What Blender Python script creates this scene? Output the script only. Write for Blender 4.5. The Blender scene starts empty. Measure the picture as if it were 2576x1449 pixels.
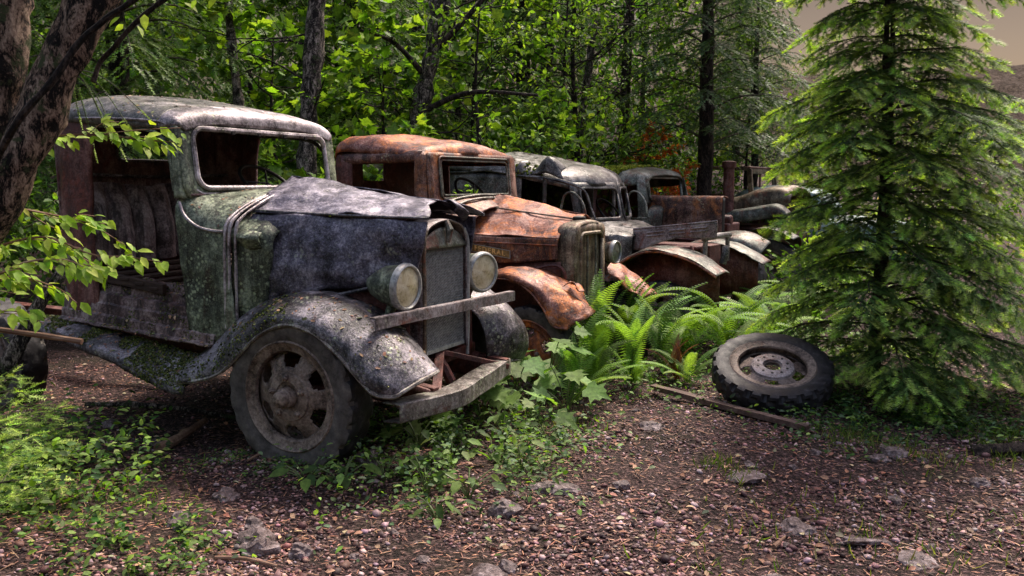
import bpy, bmesh, math, random
import numpy as np
from mathutils import Vector, Matrix, noise
R = math.radians
random.seed(7); rng = np.random.default_rng(11)
S = bpy.context.scene
# ---------------------------------------------------------------- camera
cam = bpy.data.objects.new('camera', bpy.data.cameras.new('camera')); S.collection.objects.link(cam)
cam.location = (0, 0, 1.44); cam.rotation_euler = (R(90 - 7.08), 0, 0)
cam.data.sensor_width = 36; cam.data.lens = 36 * 2116 / 2576; cam.data.clip_start = .05; cam.data.clip_end = 4000
S.camera = cam
# ---------------------------------------------------------------- sky, sun, exposure
SUN_AZ, SUN_EL = 30, 56          # heading clockwise from +Y, elevation
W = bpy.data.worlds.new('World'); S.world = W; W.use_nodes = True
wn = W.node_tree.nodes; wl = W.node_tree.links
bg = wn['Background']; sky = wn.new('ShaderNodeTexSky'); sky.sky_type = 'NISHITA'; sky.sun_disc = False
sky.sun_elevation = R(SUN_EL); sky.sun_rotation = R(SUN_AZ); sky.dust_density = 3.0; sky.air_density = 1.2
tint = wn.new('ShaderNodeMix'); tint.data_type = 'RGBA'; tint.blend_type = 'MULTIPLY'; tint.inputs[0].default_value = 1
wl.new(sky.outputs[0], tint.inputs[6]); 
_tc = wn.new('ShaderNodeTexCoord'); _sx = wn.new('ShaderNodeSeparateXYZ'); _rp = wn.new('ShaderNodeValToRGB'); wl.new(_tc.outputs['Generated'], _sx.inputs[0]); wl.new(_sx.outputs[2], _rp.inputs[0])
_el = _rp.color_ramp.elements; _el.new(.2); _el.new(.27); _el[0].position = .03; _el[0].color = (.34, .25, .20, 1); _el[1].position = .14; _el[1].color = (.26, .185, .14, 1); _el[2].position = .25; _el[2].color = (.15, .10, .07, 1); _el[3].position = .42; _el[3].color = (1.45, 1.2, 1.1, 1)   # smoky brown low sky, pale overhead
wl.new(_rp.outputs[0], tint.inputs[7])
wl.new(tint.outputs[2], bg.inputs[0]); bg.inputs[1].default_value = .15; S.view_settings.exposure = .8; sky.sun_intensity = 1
sl = bpy.data.lights.new('sun', 'SUN'); sl.energy = 3.0; sl.angle = R(10); sl.color = (1, .93, .82)
sun = bpy.data.objects.new('sun', sl); S.collection.objects.link(sun)
_a, _e = R(SUN_AZ), R(SUN_EL)
sdir = Vector((math.sin(_a) * math.cos(_e), math.cos(_a) * math.cos(_e), math.sin(_e)))
sun.rotation_euler = sdir.to_track_quat('Z', 'Y').to_euler(); sun.location = (8, 6, 12)
S.view_settings.view_transform = 'Standard'; S.view_settings.look = 'None'
S.view_settings.exposure = 0.7; S.view_settings.gamma = 1
S.cycles.max_bounces = 6; S.cycles.diffuse_bounces = 3; S.cycles.glossy_bounces = 2
S.cycles.transmission_bounces = 4; S.cycles.transparent_max_bounces = 6
S.cycles.caustics_reflective = False; S.cycles.caustics_refractive = False
S.cycles.sample_clamp_indirect = 4
# ---------------------------------------------------------------- node helper
class NT:
    def __init__(s, name):
        s.m = bpy.data.materials.new(name); s.m.use_nodes = True; s.t = s.m.node_tree
        s.bs = s.t.nodes['Principled BSDF']; s.out = s.t.nodes['Material Output']
        s.co = s.t.nodes.new('ShaderNodeTexCoord').outputs['Object']
    def lk(s, v, sock):
        if isinstance(v, bpy.types.NodeSocket): s.t.links.new(v, sock)
        elif v is not None: sock.default_value = (*v, 1) if (isinstance(v, tuple) and len(v) == 3 and sock.type == 'RGBA') else v
    def noi(s, sc, det=5, ro=.6, dis=0, vec=None):
        n = s.t.nodes.new('ShaderNodeTexNoise'); n.inputs['Scale'].default_value = sc; n.inputs['Detail'].default_value = det
        n.inputs['Roughness'].default_value = ro; n.inputs['Distortion'].default_value = dis
        s.lk(vec if vec is not None else s.co, n.inputs['Vector']); return n.outputs['Fac']
    def vor(s, sc, feat='F1', vec=None, out='Distance', rnd=1):
        n = s.t.nodes.new('ShaderNodeTexVoronoi'); n.inputs['Scale'].default_value = sc; n.feature = feat
        n.inputs['Randomness'].default_value = rnd
        s.lk(vec if vec is not None else s.co, n.inputs['Vector']); return n.outputs[out]
    def mp(s, sc=(1, 1, 1), vec=None):
        n = s.t.nodes.new('ShaderNodeMapping'); n.inputs['Scale'].default_value = sc
        s.lk(vec if vec is not None else s.co, n.inputs['Vector']); return n.outputs[0]
    def rmp(s, fac, *st):
        n = s.t.nodes.new('ShaderNodeValToRGB'); e = n.color_ramp.elements
        while len(e) < len(st): e.new(.5)
        for k, (p, c) in enumerate(st):
            e[k].position = p; e[k].color = (*c, 1) if isinstance(c, tuple) else (c, c, c, 1)
        s.lk(fac, n.inputs[0]); return n.outputs[0]
    def mix(s, fac, a, b, bl='MIX'):
        n = s.t.nodes.new('ShaderNodeMix'); n.data_type = 'RGBA'; n.blend_type = bl
        s.lk(fac, n.inputs[0]); s.lk(a, n.inputs[6]); s.lk(b, n.inputs[7]); return n.outputs[2]
    def ma(s, op, a, b=None):
        n = s.t.nodes.new('ShaderNodeMath'); n.operation = op; s.lk(a, n.inputs[0])
        if b is not None: s.lk(b, n.inputs[1])
        return n.outputs[0]
    def nz(s):
        g = s.t.nodes.new('ShaderNodeNewGeometry'); x = s.t.nodes.new('ShaderNodeSeparateXYZ')
        s.lk(g.outputs['Normal'], x.inputs[0]); return x.outputs[2]
    def attr(s, nm):
        n = s.t.nodes.new('ShaderNodeAttribute'); n.attribute_name = nm; return n.outputs['Color']
    def bump(s, h, st=.5, d=.01):
        n = s.t.nodes.new('ShaderNodeBump'); n.inputs['Strength'].default_value = st; n.inputs['Distance'].default_value = d
        s.lk(h, n.inputs['Height']); s.lk(n.outputs[0], s.bs.inputs['Normal'])
    def set(s, col=None, ro=None, me=None, spec=None):
        s.lk(col, s.bs.inputs['Base Color'])
        s.lk(ro, s.bs.inputs['Roughness']); s.lk(me, s.bs.inputs['Metallic'])
        if spec is not None: s.bs.inputs['Specular IOR Level'].default_value = spec
        return s.m

def metal(name, dark, mid, light, rust=None, rusta=.5, lich=None, licha=.6, ro=.45, me=.25, streak=.5, sc=1., spec=.5):
    """weathered painted steel: patchy paint, rust, lichen spots, rain streaks"""
    n = NT(name)
    big = n.noi(2.6 * sc, 6, .65, .6); med = n.noi(11 * sc, 8, .72, .3); fine = n.noi(70 * sc, 5, .75)
    f = n.ma('ADD', n.ma('MULTIPLY', big, .34), n.ma('ADD', n.ma('MULTIPLY', med, .36), n.ma('MULTIPLY', fine, .30)))
    c = n.rmp(f, (.43, tuple(k * .7 for k in dark)), (.505, mid), (.59, light))
    if streak:
        st = n.noi(14 * sc, 5, .7, .2, n.mp((1, 1, .12)))
        rr2 = n.rmp(n.noi(9 * sc, 6, .75, .3, n.mp((1, 1, .18))), (.55, 0.), (.64, .8)); c = n.mix(n.ma('MULTIPLY', rr2, streak), c, rust or (.10, .04, .03))
        c = n.mix(n.ma('MULTIPLY', n.rmp(st, (.48, 0.), (.62, 1.)), streak), c, tuple(k * .35 for k in dark))
    if rust:
        rm = n.rmp(n.noi(5 * sc, 9, .75, .8), (rusta - .06, 1.), (rusta + .05, 0.))
        rc = n.rmp(n.noi(28 * sc, 6, .7), (.35, tuple(k * .35 for k in rust)), (.5, rust), (.68, tuple(min(1, k * 1.9) for k in rust)))
        c = n.mix(rm, c, rc)
    if lich:
        v = n.vor(38 * sc); v2 = n.noi(6 * sc, 6, .7)
        lm = n.ma('MULTIPLY', n.rmp(v, (.24, 1.), (.42, 0.)), n.rmp(v2, (licha - .04, 0.), (licha + .05, 1.)))
        c = n.mix(lm, c, lich)
        f2 = n.rmp(n.noi(120 * sc, 3, .6), (.60, 0.), (.68, 1.)); c = n.mix(n.ma('MULTIPLY', f2, .6), c, lich)
    n.set(c, n.rmp(med, (.35, ro - .12), (.65, ro + .2)), me, spec)
    n.bump(n.ma('ADD', n.ma('MULTIPLY', med, .7), n.ma('ADD', n.ma('MULTIPLY', fine, .35), n.ma('MULTIPLY', big, .8))), .8, .012)
    return n.m

M = {}
M['hood'] = metal('hood_steel', (.025, .022, .032), (.115, .105, .14), (.44, .41, .47), None, .4, (.28, .29, .24), .60, .36, .45, .15)
M['cab'] = metal('cab_steel', (.018, .020, .014), (.105, .13, .085), (.38, .42, .30), (.06, .02, .014), .37, (.36, .42, .26), .52, .45, .2, .7)
M['header'] = metal('sky_shine_header_steel', (.10, .085, .085), (.36, .31, .32), (.66, .60, .62), (.10, .05, .04), .34, (.3, .33, .2), .62, .36, .4, .2)  # paler than the roof steel: sky reflection on its front edge is in the colour
M['roof'] = metal('roof_steel', (.035, .033, .026), (.16, .15, .13), (.44, .40, .39), (.08, .035, .02), .36, (.22, .25, .13), .60, .36, .4, .2)
M['inner'] = metal('inner_steel', (.04, .016, .015), (.17, .095, .088), (.38, .27, .25), (.09, .02, .016), .45, None, .5, .6, .1, .6)
M['fender'] = metal('fender_steel', (.018, .016, .018), (.085, .078, .085), (.40, .36, .39), (.09, .035, .025), .36, (.33, .36, .24), .57, .36, .4, .1)
M['rust'] = metal('rusty_steel', (.04, .012, .010), (.18, .055, .036), (.52, .30, .24), (.46, .14, .03), .475, (.45, .30, .20), .62, .42, .25, .35)
M['rustbrown'] = metal('brown_steel', (.025, .009, .008), (.12, .048, .036), (.42, .26, .21), (.34, .12, .04), .45, (.42, .36, .22), .6, .42, .25, .7)
M['pale'] = metal('pale_steel', (.08, .06, .06), (.33, .28, .275), (.62, .56, .55), (.22, .08, .05), .40, (.5, .48, .4), .62, .45, .2, .3)
M['seat'] = metal('seat_back', (.04, .018, .016), (.22, .15, .14), (.46, .38, .35), None, .5, None, .5, .6, 0, .9)
M['rustdark'] = metal('dark_rust_steel', (.04, .012, .010), (.13, .045, .036), (.32, .17, .14), (.12, .03, .018), .46, None, .6, .55, .15, .5)
M['olive'] = metal('olive_steel', (.06, .038, .026), (.20, .15, .10), (.50, .43, .30), (.15, .05, .025), .42, (.38, .38, .22), .6, .42, .25, .8)
M['van'] = metal('van_steel', (.02, .018, .018), (.11, .105, .10), (.42, .40, .38), (.10, .035, .028), .38, (.33, .36, .28), .6, .36, .4, .3)
M['far'] = metal('far_steel', (.02, .018, .014), (.105, .11, .085), (.38, .39, .33), (.13, .05, .035), .44, (.30, .34, .26), .6, .4, .3, .3)
M['hub'] = metal('wheel_steel', (.05, .035, .028), (.23, .17, .135), (.44, .35, .29), (.10, .045, .03), .38, None, .6, .5, .15, .2)
M['beam'] = metal('bumper_steel', (.05, .04, .034), (.21, .18, .16), (.50, .46, .42), (.09, .03, .02), .40, (.36, .38, .28), .52, .45, .3, .5)
def rubber():
    n = NT('tyre_rubber'); f = n.noi(22, 6, .7); g = n.noi(110, 3, .6)
    c = n.rmp(f, (.38, (.007, .006, .008)), (.55, (.022, .020, .023)), (.75, (.10, .09, .09)))
    n.set(c, n.rmp(f, (.3, .48), (.7, .7)), 0, .4); n.bump(n.ma('ADD', f, n.ma('MULTIPLY', g, .4)), .5, .006); return n.m
M['rubber'] = rubber()
def dusty():
    n = NT('dusty_rubber'); f = n.noi(9, 7, .7); g = n.noi(90, 3, .6)
    c = n.rmp(f, (.36, (.04, .035, .032)), (.55, (.12, .105, .095)), (.72, (.24, .215, .185)))
    n.set(c, .8, 0, .3); n.bump(n.ma('ADD', f, n.ma('MULTIPLY', g, .4)), .6, .006); return n.m
M['dusty'] = dusty()
def lens(name, a, b, d):
    n = NT(name); f = n.noi(16, 7, .7, .5); g = n.noi(60, 4, .7)
    c = n.rmp(f, (.32, d), (.42, a), (.6, b)); c = n.mix(n.rmp(g, (.58, 0.), (.66, .7)), c, d)
    n.set(c, .28, .1, .6); n.bump(g, .2, .003); return n.m
M['lens'] = lens('lamp_lens', (.60, .50, .28), (.82, .74, .52), (.20, .14, .08))
M['lensdark'] = lens('dark_lens', (.07, .09, .06), (.20, .24, .19), (.02, .02, .015))
def wood(name, a, b, c_):
    n = NT(name); f = n.noi(9, 7, .7, .6, n.mp((.12, 1, 1))); g = n.noi(60, 4, .7, 0, n.mp((.1, 1, 1)))
    n.set(n.rmp(n.ma('ADD', n.ma('MULTIPLY', f, .6), n.ma('MULTIPLY', g, .4)), (.36, a), (.52, b), (.66, c_)), .75, 0, .3)
    n.bump(g, .6, .005); return n.m
M['wood'] = wood('weathered_wood', (.04, .024, .02), (.13, .082, .066), (.27, .19, .155))
M['stick'] = wood('stick_wood', (.09, .045, .03), (.24, .14, .09), (.50, .36, .25))
M['darkwood'] = wood('rotten_wood', (.015, .009, .007), (.05, .03, .022), (.12, .08, .06))
def bark(name, a, b, c_, sc=1, moss=None):
    n = NT(name); v = n.mp((1, 1, .45)); f = n.noi(7 * sc, 9, .75, .8, v); g = n.noi(38 * sc, 6, .75, .4, v)
    k = n.ma('ADD', n.ma('MULTIPLY', f, .62), n.ma('MULTIPLY', g, .38))
    c = n.rmp(k, (.475, a), (.505, b), (.60, c_))
    if moss: c = n.mix(n.rmp(n.noi(4 * sc, 6, .7), (.56, 0.), (.62, 1.)), c, moss)
    n.set(c, .85, 0, .25); n.bump(k, 1, .03); return n.m
M['bark_pale'] = bark('pale_alder_bark', (.006, .004, .003), (.17, .11, .078), (.52, .39, .29), 2.6, (.06, .075, .03))
M['bark_spot'] = bark('spotted_bark', (.010, .008, .006), (.06, .048, .038), (.46, .39, .32), 2.8, (.05, .07, .025))
M['bark_dark'] = bark('dark_bark', (.008, .006, .005), (.030, .021, .017), (.10, .075, .06), 2)
def leaf(name, trans=.35, ro=.6, tc=(1, 1, .35), spec=.3):
    n = NT(name); a = n.attr('Col'); f = n.noi(40, 3, .6)
    c = n.mix(1., a, n.rmp(f, (.3, (.62, .62, .62)), (.7, (1.3, 1.3, 1.3))), 'MULTIPLY'); n.set(c, ro, 0, spec)
    t = n.t.nodes.new('ShaderNodeBsdfTranslucent'); n.lk(n.mix(1., c, (1.5 * tc[0], 1.7 * tc[1], 1.1 * tc[2]), 'MULTIPLY'), t.inputs[0])
    mx = n.t.nodes.new('ShaderNodeMixShader'); mx.inputs[0].default_value = trans
    n.t.links.new(n.bs.outputs[0], mx.inputs[1]); n.t.links.new(t.outputs[0], mx.inputs[2]); n.t.links.new(mx.outputs[0], n.out.inputs[0]); return n.m
M['leaf'] = leaf('leaf', .42)
M['needle'] = leaf('needle', .25, .5)
M['moss'] = leaf('moss', .15, .8, spec=.2)
def chip():
    n = NT('gravel_chip'); a = n.attr('Col'); f = n.noi(55, 4, .7)
    n.set(n.mix(1., a, n.rmp(f, (.3, (.5, .48, .5)), (.7, (1.45, 1.4, 1.4))), 'MULTIPLY'), .65, 0, .4); n.bump(f, .5, .004); return n.m
M['chip'] = chip()
def rockm():
    n = NT('rock'); f = n.noi(9, 8, .75, .4); g = n.noi(50, 5, .7)
    c = n.rmp(n.ma('ADD', n.ma('MULTIPLY', f, .55), n.ma('MULTIPLY', g, .45)), (.40, (.03, .02, .02)), (.5, (.14, .10, .095)), (.62, (.40, .33, .33)))
    n.set(c, .6, 0, .4); n.bump(n.ma('ADD', f, g), .8, .012); return n.m
M['rock'] = rockm()
def groundm():
    n = NT('forest_floor'); f = n.noi(1.2, 8, .7); g = n.noi(45, 7, .75); h = n.vor(70)
    c = n.rmp(g, (.42, (.008, .004, .004)), (.52, (.06, .032, .028)), (.63, (.24, .145, .135)))
    c = n.mix(n.rmp(f, (.50, 0.), (.62, .6)), c, n.rmp(g, (.4, (.015, .013, .007)), (.65, (.07, .06, .03))))
    n.set(c, .85, 0, .25); n.bump(n.ma('ADD', g, h), 1, .02); return n.m
M['ground'] = groundm()
def hillm():
    n = NT('far_hill'); f = n.noi(.09, 12, .85); g = n.noi(.8, 6, .85)
    n.set(n.rmp(n.ma('ADD', n.ma('MULTIPLY', f, .5), n.ma('MULTIPLY', g, .5)), (.42, (.03, .022, .016)), (.50, (.10, .075, .055)), (.60, (.26, .20, .16))), 1, 0, .1)
    n.bump(g, 1, 1.5); return n.m
M['hill'] = hillm()
def plain(name, c, ro=.6, me=0):
    n = NT(name); f = n.noi(40, 4, .7)
    return n.set(n.mix(1., n.rmp(f, (.35, (.6, .6, .6)), (.65, (1.3, 1.3, 1.3))), c, 'MULTIPLY'), ro, me)
M['black'] = plain('black_iron', (.012, .009, .008))
M['brass'] = plain('brass_letter', (.80, .50, .17), .5, .1)
M['plate'] = plain('plate_paint', (.30, .19, .06), .6)
M['core'] = plain('radiator_core', (.03, .03, .028), .7)
M['bar'] = plain('grille_steel', (.36, .37, .35), .4, .3)
M['stem'] = plain('green_stem', (.10, .14, .04), .6)
M['twig'] = plain('twig', (.05, .035, .028), .8)
# ---------------------------------------------------------------- mesh helpers
def cr(P, n):
    """Catmull-Rom through P, n points spaced by arc length"""
    P = np.array(P, float)
    if len(P) == 2: t = np.linspace(0, 1, n)[:, None]; return P[0] * (1 - t) + P[1] * t
    Q = np.vstack([2 * P[0] - P[1], P, 2 * P[-1] - P[-2]]); out = []
    for i in range(len(P) - 1):
        a, b, c, d = Q[i:i + 4]
        for t in np.linspace(0, 1, 8, endpoint=False):
            out.append(.5 * (2 * b + (c - a) * t + (2 * a - 5 * b + 4 * c - d) * t * t + (3 * b - a - 3 * c + d) * t ** 3))
    out.append(P[-1]); o = np.array(out); L = np.r_[0, np.cumsum(np.linalg.norm(np.diff(o, axis=0), axis=1))]
    s = np.linspace(0, L[-1], n); return np.stack([np.interp(s, L, o[:, k]) for k in range(o.shape[1])], 1)
class MB:
    def __init__(s): s.v = []; s.f = []
    def add(s, v, f):
        b = len(s.v); s.v += [tuple(map(float, q)) for q in v]; s.f += [tuple(b + i for i in q) for q in f]; return s
    def grid(s, P, cu=False, cv=False):
        P = np.asarray(P); a, b = P.shape[:2]; F = []
        for i in range(a if cu else a - 1):
            for j in range(b if cv else b - 1):
                F.append((i * b + j, i * b + (j + 1) % b, ((i + 1) % a) * b + (j + 1) % b, ((i + 1) % a) * b + j))
        return s.add(P.reshape(-1, 3), F)
    def loft(s, secs, nu, nv):
        G = np.array([cr(q, nv) for q in secs]); G = np.stack([cr(G[:, j], nu) for j in range(nv)], 1); return s.grid(G)
    def tube(s, P, r, n=8, cap=True, sq=1.):
        P = np.asarray(P, float); r = np.broadcast_to(np.asarray(r, float), (len(P),)); rows = []; up = None
        for i in range(len(P)):
            d = P[min(i + 1, len(P) - 1)] - P[max(i - 1, 0)]; d = d / (np.linalg.norm(d) + 1e-9)
            if up is None: up = np.array([0, 0, 1.]) if abs(d[2]) < .9 else np.array([1., 0, 0])
            a = np.cross(d, up); a /= np.linalg.norm(a) + 1e-9; b = np.cross(a, d); up = b
            rows.append([P[i] + (a * math.cos(t) + b * math.sin(t) * sq) * r[i] for t in np.linspace(0, 2 * math.pi, n, endpoint=False)])
        b0 = len(s.v); s.grid(rows, cv=True)
        if cap: s.f.append(tuple(b0 + k for k in range(n))[::-1]); s.f.append(tuple(b0 + (len(P) - 1) * n + k for k in range(n)))
        return s
    def box(s, c, d, rot=None):
        c = Vector(c); q = Matrix.Identity(3) if rot is None else rot; V = []
        for i in range(8): V.append(c + q @ Vector((((i & 1) - .5) * d[0], (((i >> 1) & 1) - .5) * d[1], ((i >> 2) - .5) * d[2])))
        return s.add(V, [(0, 2, 3, 1), (4, 5, 7, 6), (0, 1, 5, 4), (2, 6, 7, 3), (0, 4, 6, 2), (1, 3, 7, 5)])
    def bar(s, a, b, w, h, seg=1):
        """rectangular bar from a to b, w sideways, h upwards"""
        a, b = Vector(a), Vector(b); d = (b - a).normalized(); u = Vector((0, 0, 1)) if abs(d.z) < .95 else Vector((1, 0, 0))
        x = d.cross(u).normalized() * w / 2; y = x.cross(d).normalized() * h / 2
        V = [p + i * x + j * y for p in [a.lerp(b, k / seg) for k in range(seg + 1)] for i, j in ((-1, -1), (1, -1), (1, 1), (-1, 1))]
        F = [(3, 2, 1, 0), tuple(seg * 4 + k for k in range(4))]
        for k in range(seg): F += [(k * 4 + i, k * 4 + (i + 1) % 4, k * 4 + 4 + (i + 1) % 4, k * 4 + 4 + i) for i in range(4)]
        return s.add(V, F)
    def lathe(s, prof, n, c=(0, 0, 0), rot=None, ax='x'):
        q = Matrix.Identity(3) if rot is None else rot; rows = []
        for h, r in prof:
            rows.append([])
            for t in np.linspace(0, 2 * math.pi, n, endpoint=False):
                p = Vector((h, r * math.cos(t), r * math.sin(t))) if ax == 'x' else (Vector((r * math.cos(t), h, r * math.sin(t))) if ax == 'y' else Vector((r * math.cos(t), r * math.sin(t), h)))
                rows[-1].append(tuple(Vector(c) + q @ p))
        return s.grid(rows, cv=True)
    def ring(s, outer, inner):
        o, i = np.asarray(outer), np.asarray(inner); return s.grid([o, (o + i) / 2, i], cv=True)
    def build(s, name, mat, parent=None, smooth=True, solid=0, bev=0, dent=None, ang=40, off=0, sub=0):
        me = bpy.data.meshes.new(name); me.from_pydata(s.v, [], s.f); me.update()
        bm = bmesh.new(); bm.from_mesh(me)
        if sub: bmesh.ops.subdivide_edges(bm, edges=bm.edges[:], cuts=sub, use_grid_fill=True)
        if not solid: bmesh.ops.recalc_face_normals(bm, faces=bm.faces[:])
        if dent:
            bm.normal_update()
            for k in range(0, len(dent), 3):
                amp, sc, sd = dent[k:k + 3]
                for v in bm.verts:
                    p = v.co * sc + Vector((sd, sd * 1.7, -sd)); v.co += v.normal * amp * noise.noise(p) + Vector((noise.noise(p + Vector((9, 0, 0))), noise.noise(p + Vector((0, 9, 0))), noise.noise(p + Vector((0, 0, 9))))) * amp * .35
        bm.to_mesh(me); bm.free()
        if smooth:
            me.polygons.foreach_set('use_smooth', [True] * len(me.polygons)); me.set_sharp_from_angle(angle=R(ang))
        me.materials.append(M[mat] if isinstance(mat, str) else mat)
        o = bpy.data.objects.new(name, me); S.collection.objects.link(o); o.parent = parent
        if solid: q = o.modifiers.new('thick', 'SOLIDIFY'); q.thickness = solid; q.offset = off
        if bev: q = o.modifiers.new('bevel', 'BEVEL'); q.width = bev; q.segments = 2; q.limit_method = 'ANGLE'
        return o
def two_tone(o, Rt, rr, mat):
    o.data.materials.append(M[mat])
    for p in o.data.polygons:
        c = p.center
        if math.hypot(c.x, c.z) > rr + (Rt - rr) * .90: p.material_index = 1
    return o
def thing(name, label, cat, loc=(0, 0, 0), rz=0, group=None):
    o = bpy.data.objects.new(name, None); S.collection.objects.link(o); o.location = loc; o.rotation_euler = (0, 0, rz); o.empty_display_size = .2
    return tag(o, label, cat, group)
def tag(o, label, cat, group=None, kind=None):
    if label: o['label'] = label
    if cat: o['category'] = cat
    if group: o['group'] = group
    if kind: o['kind'] = kind
    return o
def empty(name, parent, loc=(0, 0, 0), rot=(0, 0, 0)):
    o = bpy.data.objects.new(name, None); S.collection.objects.link(o); o.parent = parent; o.location = loc; o.rotation_euler = rot; o.empty_display_size = .05; return o
def rrect(cx, cz, hw, ht, r, n=6, hb=None, ht2=None):
    """rounded rectangle in (a, b), 4*n points"""
    P = []
    for qx, qz, a0 in ((1, 1, 0), (-1, 1, 90), (-1, -1, 180), (1, -1, 270)):
        for k in range(n):
            t = R(a0 + 90 * k / (n - 1)); P.append((cx + qx * (hw - r) + r * math.cos(t), cz + qz * (ht - r) + r * math.sin(t)))
    return P
# numpy scatter of small template meshes
def frames(d, up=None):
    d = d / (np.linalg.norm(d, axis=1, keepdims=True) + 1e-9)
    up = rng.normal(size=d.shape) if up is None else up
    x = np.cross(d, up); x /= np.linalg.norm(x, axis=1, keepdims=True) + 1e-9
    z = np.cross(x, d); return np.stack([x, d, z], 2)      # columns: side, along, normal
def scatter(name, tv, tf, pos, Rm, sc, col, mat, parent=None, smooth=False):
    tv = np.asarray(tv, float); tf = np.asarray(tf, int); n, k, q = len(pos), len(tv), tf.shape[1]
    sc = np.asarray(sc, float)
    if sc.ndim == 1: sc = sc[:, None]
    V = pos[:, None, :] + np.einsum('nij,nkj->nki', Rm, tv[None] * sc[:, None, :])
    F = (tf[None] + (np.arange(n) * k)[:, None, None]).reshape(-1, q)
    me = bpy.data.meshes.new(name); me.vertices.add(n * k); me.vertices.foreach_set('co', V.ravel())
    me.loops.add(F.size); me.loops.foreach_set('vertex_index', F.ravel().astype(np.int32))
    me.polygons.add(len(F)); me.polygons.foreach_set('loop_start', np.arange(0, F.size, q, dtype=np.int32))
    try: me.polygons.foreach_set('loop_total', np.full(len(F), q, np.int32))
    except Exception: pass
    me.update(calc_edges=True); me.validate()
    if smooth: me.polygons.foreach_set('use_smooth', [True] * len(me.polygons))
    at = me.color_attributes.new('Col', 'FLOAT_COLOR', 'POINT'); c = np.ones((n, k, 4), np.float32); c[:, :, :3] = col[:, None, :]
    at.data.foreach_set('color', c.ravel()); me.materials.append(M[mat])
    o = bpy.data.objects.new(name, me); S.collection.objects.link(o); o.parent = parent; return o
def tones(n, cols, jit=.25):
    cols = np.array(cols, float); c = cols[rng.integers(0, len(cols), n)]
    return np.clip(c * (1 + rng.normal(size=(n, 1)) * jit) * (1 + rng.normal(size=(n, 3)) * .06), .003, 1)
def sample(o, n, pred=None, nzmin=-2):
    """area-weighted points on a mesh object, in its own space"""
    me = o.data; me.calc_loop_triangles(); T = np.empty(len(me.loop_triangles) * 3, np.int32); me.loop_triangles.foreach_get('vertices', T); T = T.reshape(-1, 3)
    V = np.empty(len(me.vertices) * 3); me.vertices.foreach_get('co', V); V = V.reshape(-1, 3)
    a, b, c = V[T[:, 0]], V[T[:, 1]], V[T[:, 2]]; N = np.cross(b - a, c - a); A = np.linalg.norm(N, axis=1); N = N / (A[:, None] + 1e-12)
    i = rng.choice(len(T), n, p=A / A.sum()); u, v = rng.random(n), rng.random(n); m = u + v > 1; u[m] = 1 - u[m]; v[m] = 1 - v[m]
    P = a[i] + (b - a)[i] * u[:, None] + (c - a)[i] * v[:, None]; N = N[i]; k = np.abs(N[:, 2]) > nzmin
    if pred is not None: k &= np.array([bool(pred(p)) for p in P])
    N[N[:, 2] < 0] *= -1; return P[k], N[k]
TUFT_V = [(0, 0, 0), (.3, .5, .7), (-.25, .45, .8), (.6, .1, .35), (-.6, .15, .4), (.1, -.5, .6), (.05, .05, 1.)]
TUFT_F = [(0, 3, 1), (0, 1, 2), (0, 2, 4), (0, 4, 5), (0, 5, 3), (1, 6, 2), (3, 5, 6)]
def mossy(o, n, parent, pred=None, nz=.15, size=.011, cols=((.10, .14, .03), (.17, .19, .05), (.05, .07, .02), (.24, .26, .10)), name='moss'):
    P, N = sample(o, n, pred, nz)
    if len(P) < 5: return
    N = N + rng.normal(size=N.shape) * .35; d = np.cross(N, rng.normal(size=N.shape)); Rm = frames(d, N)
    m = scatter(name, TUFT_V, TUFT_F, P, Rm, size * rng.uniform(.5, 1.5, len(P)), tones(len(P), cols, .3), 'moss', parent); m['kind'] = 'stuff'; return m
def nf(p, sc, sd=0): return noise.noise(Vector(p) * sc + Vector((sd, sd, sd)))
# ---------------------------------------------------------------- ground
def sst(a, b, x):
    t = np.clip((x - a) / (b - a), 0, 1); return t * t * (3 - 2 * t)
def hgt(x, y):
    x = np.asarray(x, float); y = np.asarray(y, float)
    h = 2.9 * sst(11.5, 24, y + .25 * x) * (1 - sst(3.5, 9, x)) + .5 * sst(3.0, 7.5, -x - .1 * y)
    h = h - .5 * sst(5, 12, x) * sst(4, 10, y)
    near = np.exp(-((x / 5) ** 2 + ((y - 4.5) / 4.5) ** 2))
    h = h + .10 * (1 - near) * np.sin(.9 * x + 1.3) * np.cos(.7 * y + .4) + .022 * np.sin(2.9 * x + .8) * np.sin(2.3 * y) + .012 * np.sin(7.1 * x + 2) * np.cos(6.3 * y + 1)
    h = h + .10 * np.exp(-(((x + 1.7) / .6) ** 2 + ((y - 2.9) / .55) ** 2)) + .05 * np.exp(-(((x + .95) / .45) ** 2 + ((y - 4.15) / .25) ** 2))
    return h + np.where(y > 60, -(y - 60) * .002, 0)
def spaced(c, lo, hi, d, g):
    a = [c]; s = d
    while a[-1] < hi: a.append(a[-1] + s); s = s if abs(a[-1] - c) < 3.2 else s * g
    b = [c]; s = d
    while b[-1] > lo: b.append(b[-1] - s); s = s if abs(b[-1] - c) < 3.2 else s * g
    return np.array(sorted(set(b + a)))
gx, gy = spaced(0, -900, 900, .045, 1.09), spaced(4.6, -60, 1500, .045, 1.09)
X, Y = np.meshgrid(gx, gy, indexing='ij')
g = MB(); g.grid(np.stack([X, Y, hgt(X, Y)], 2)); GO = g.build('ground', 'ground', None, ang=180); tag(GO, None, None, kind='structure')
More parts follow.
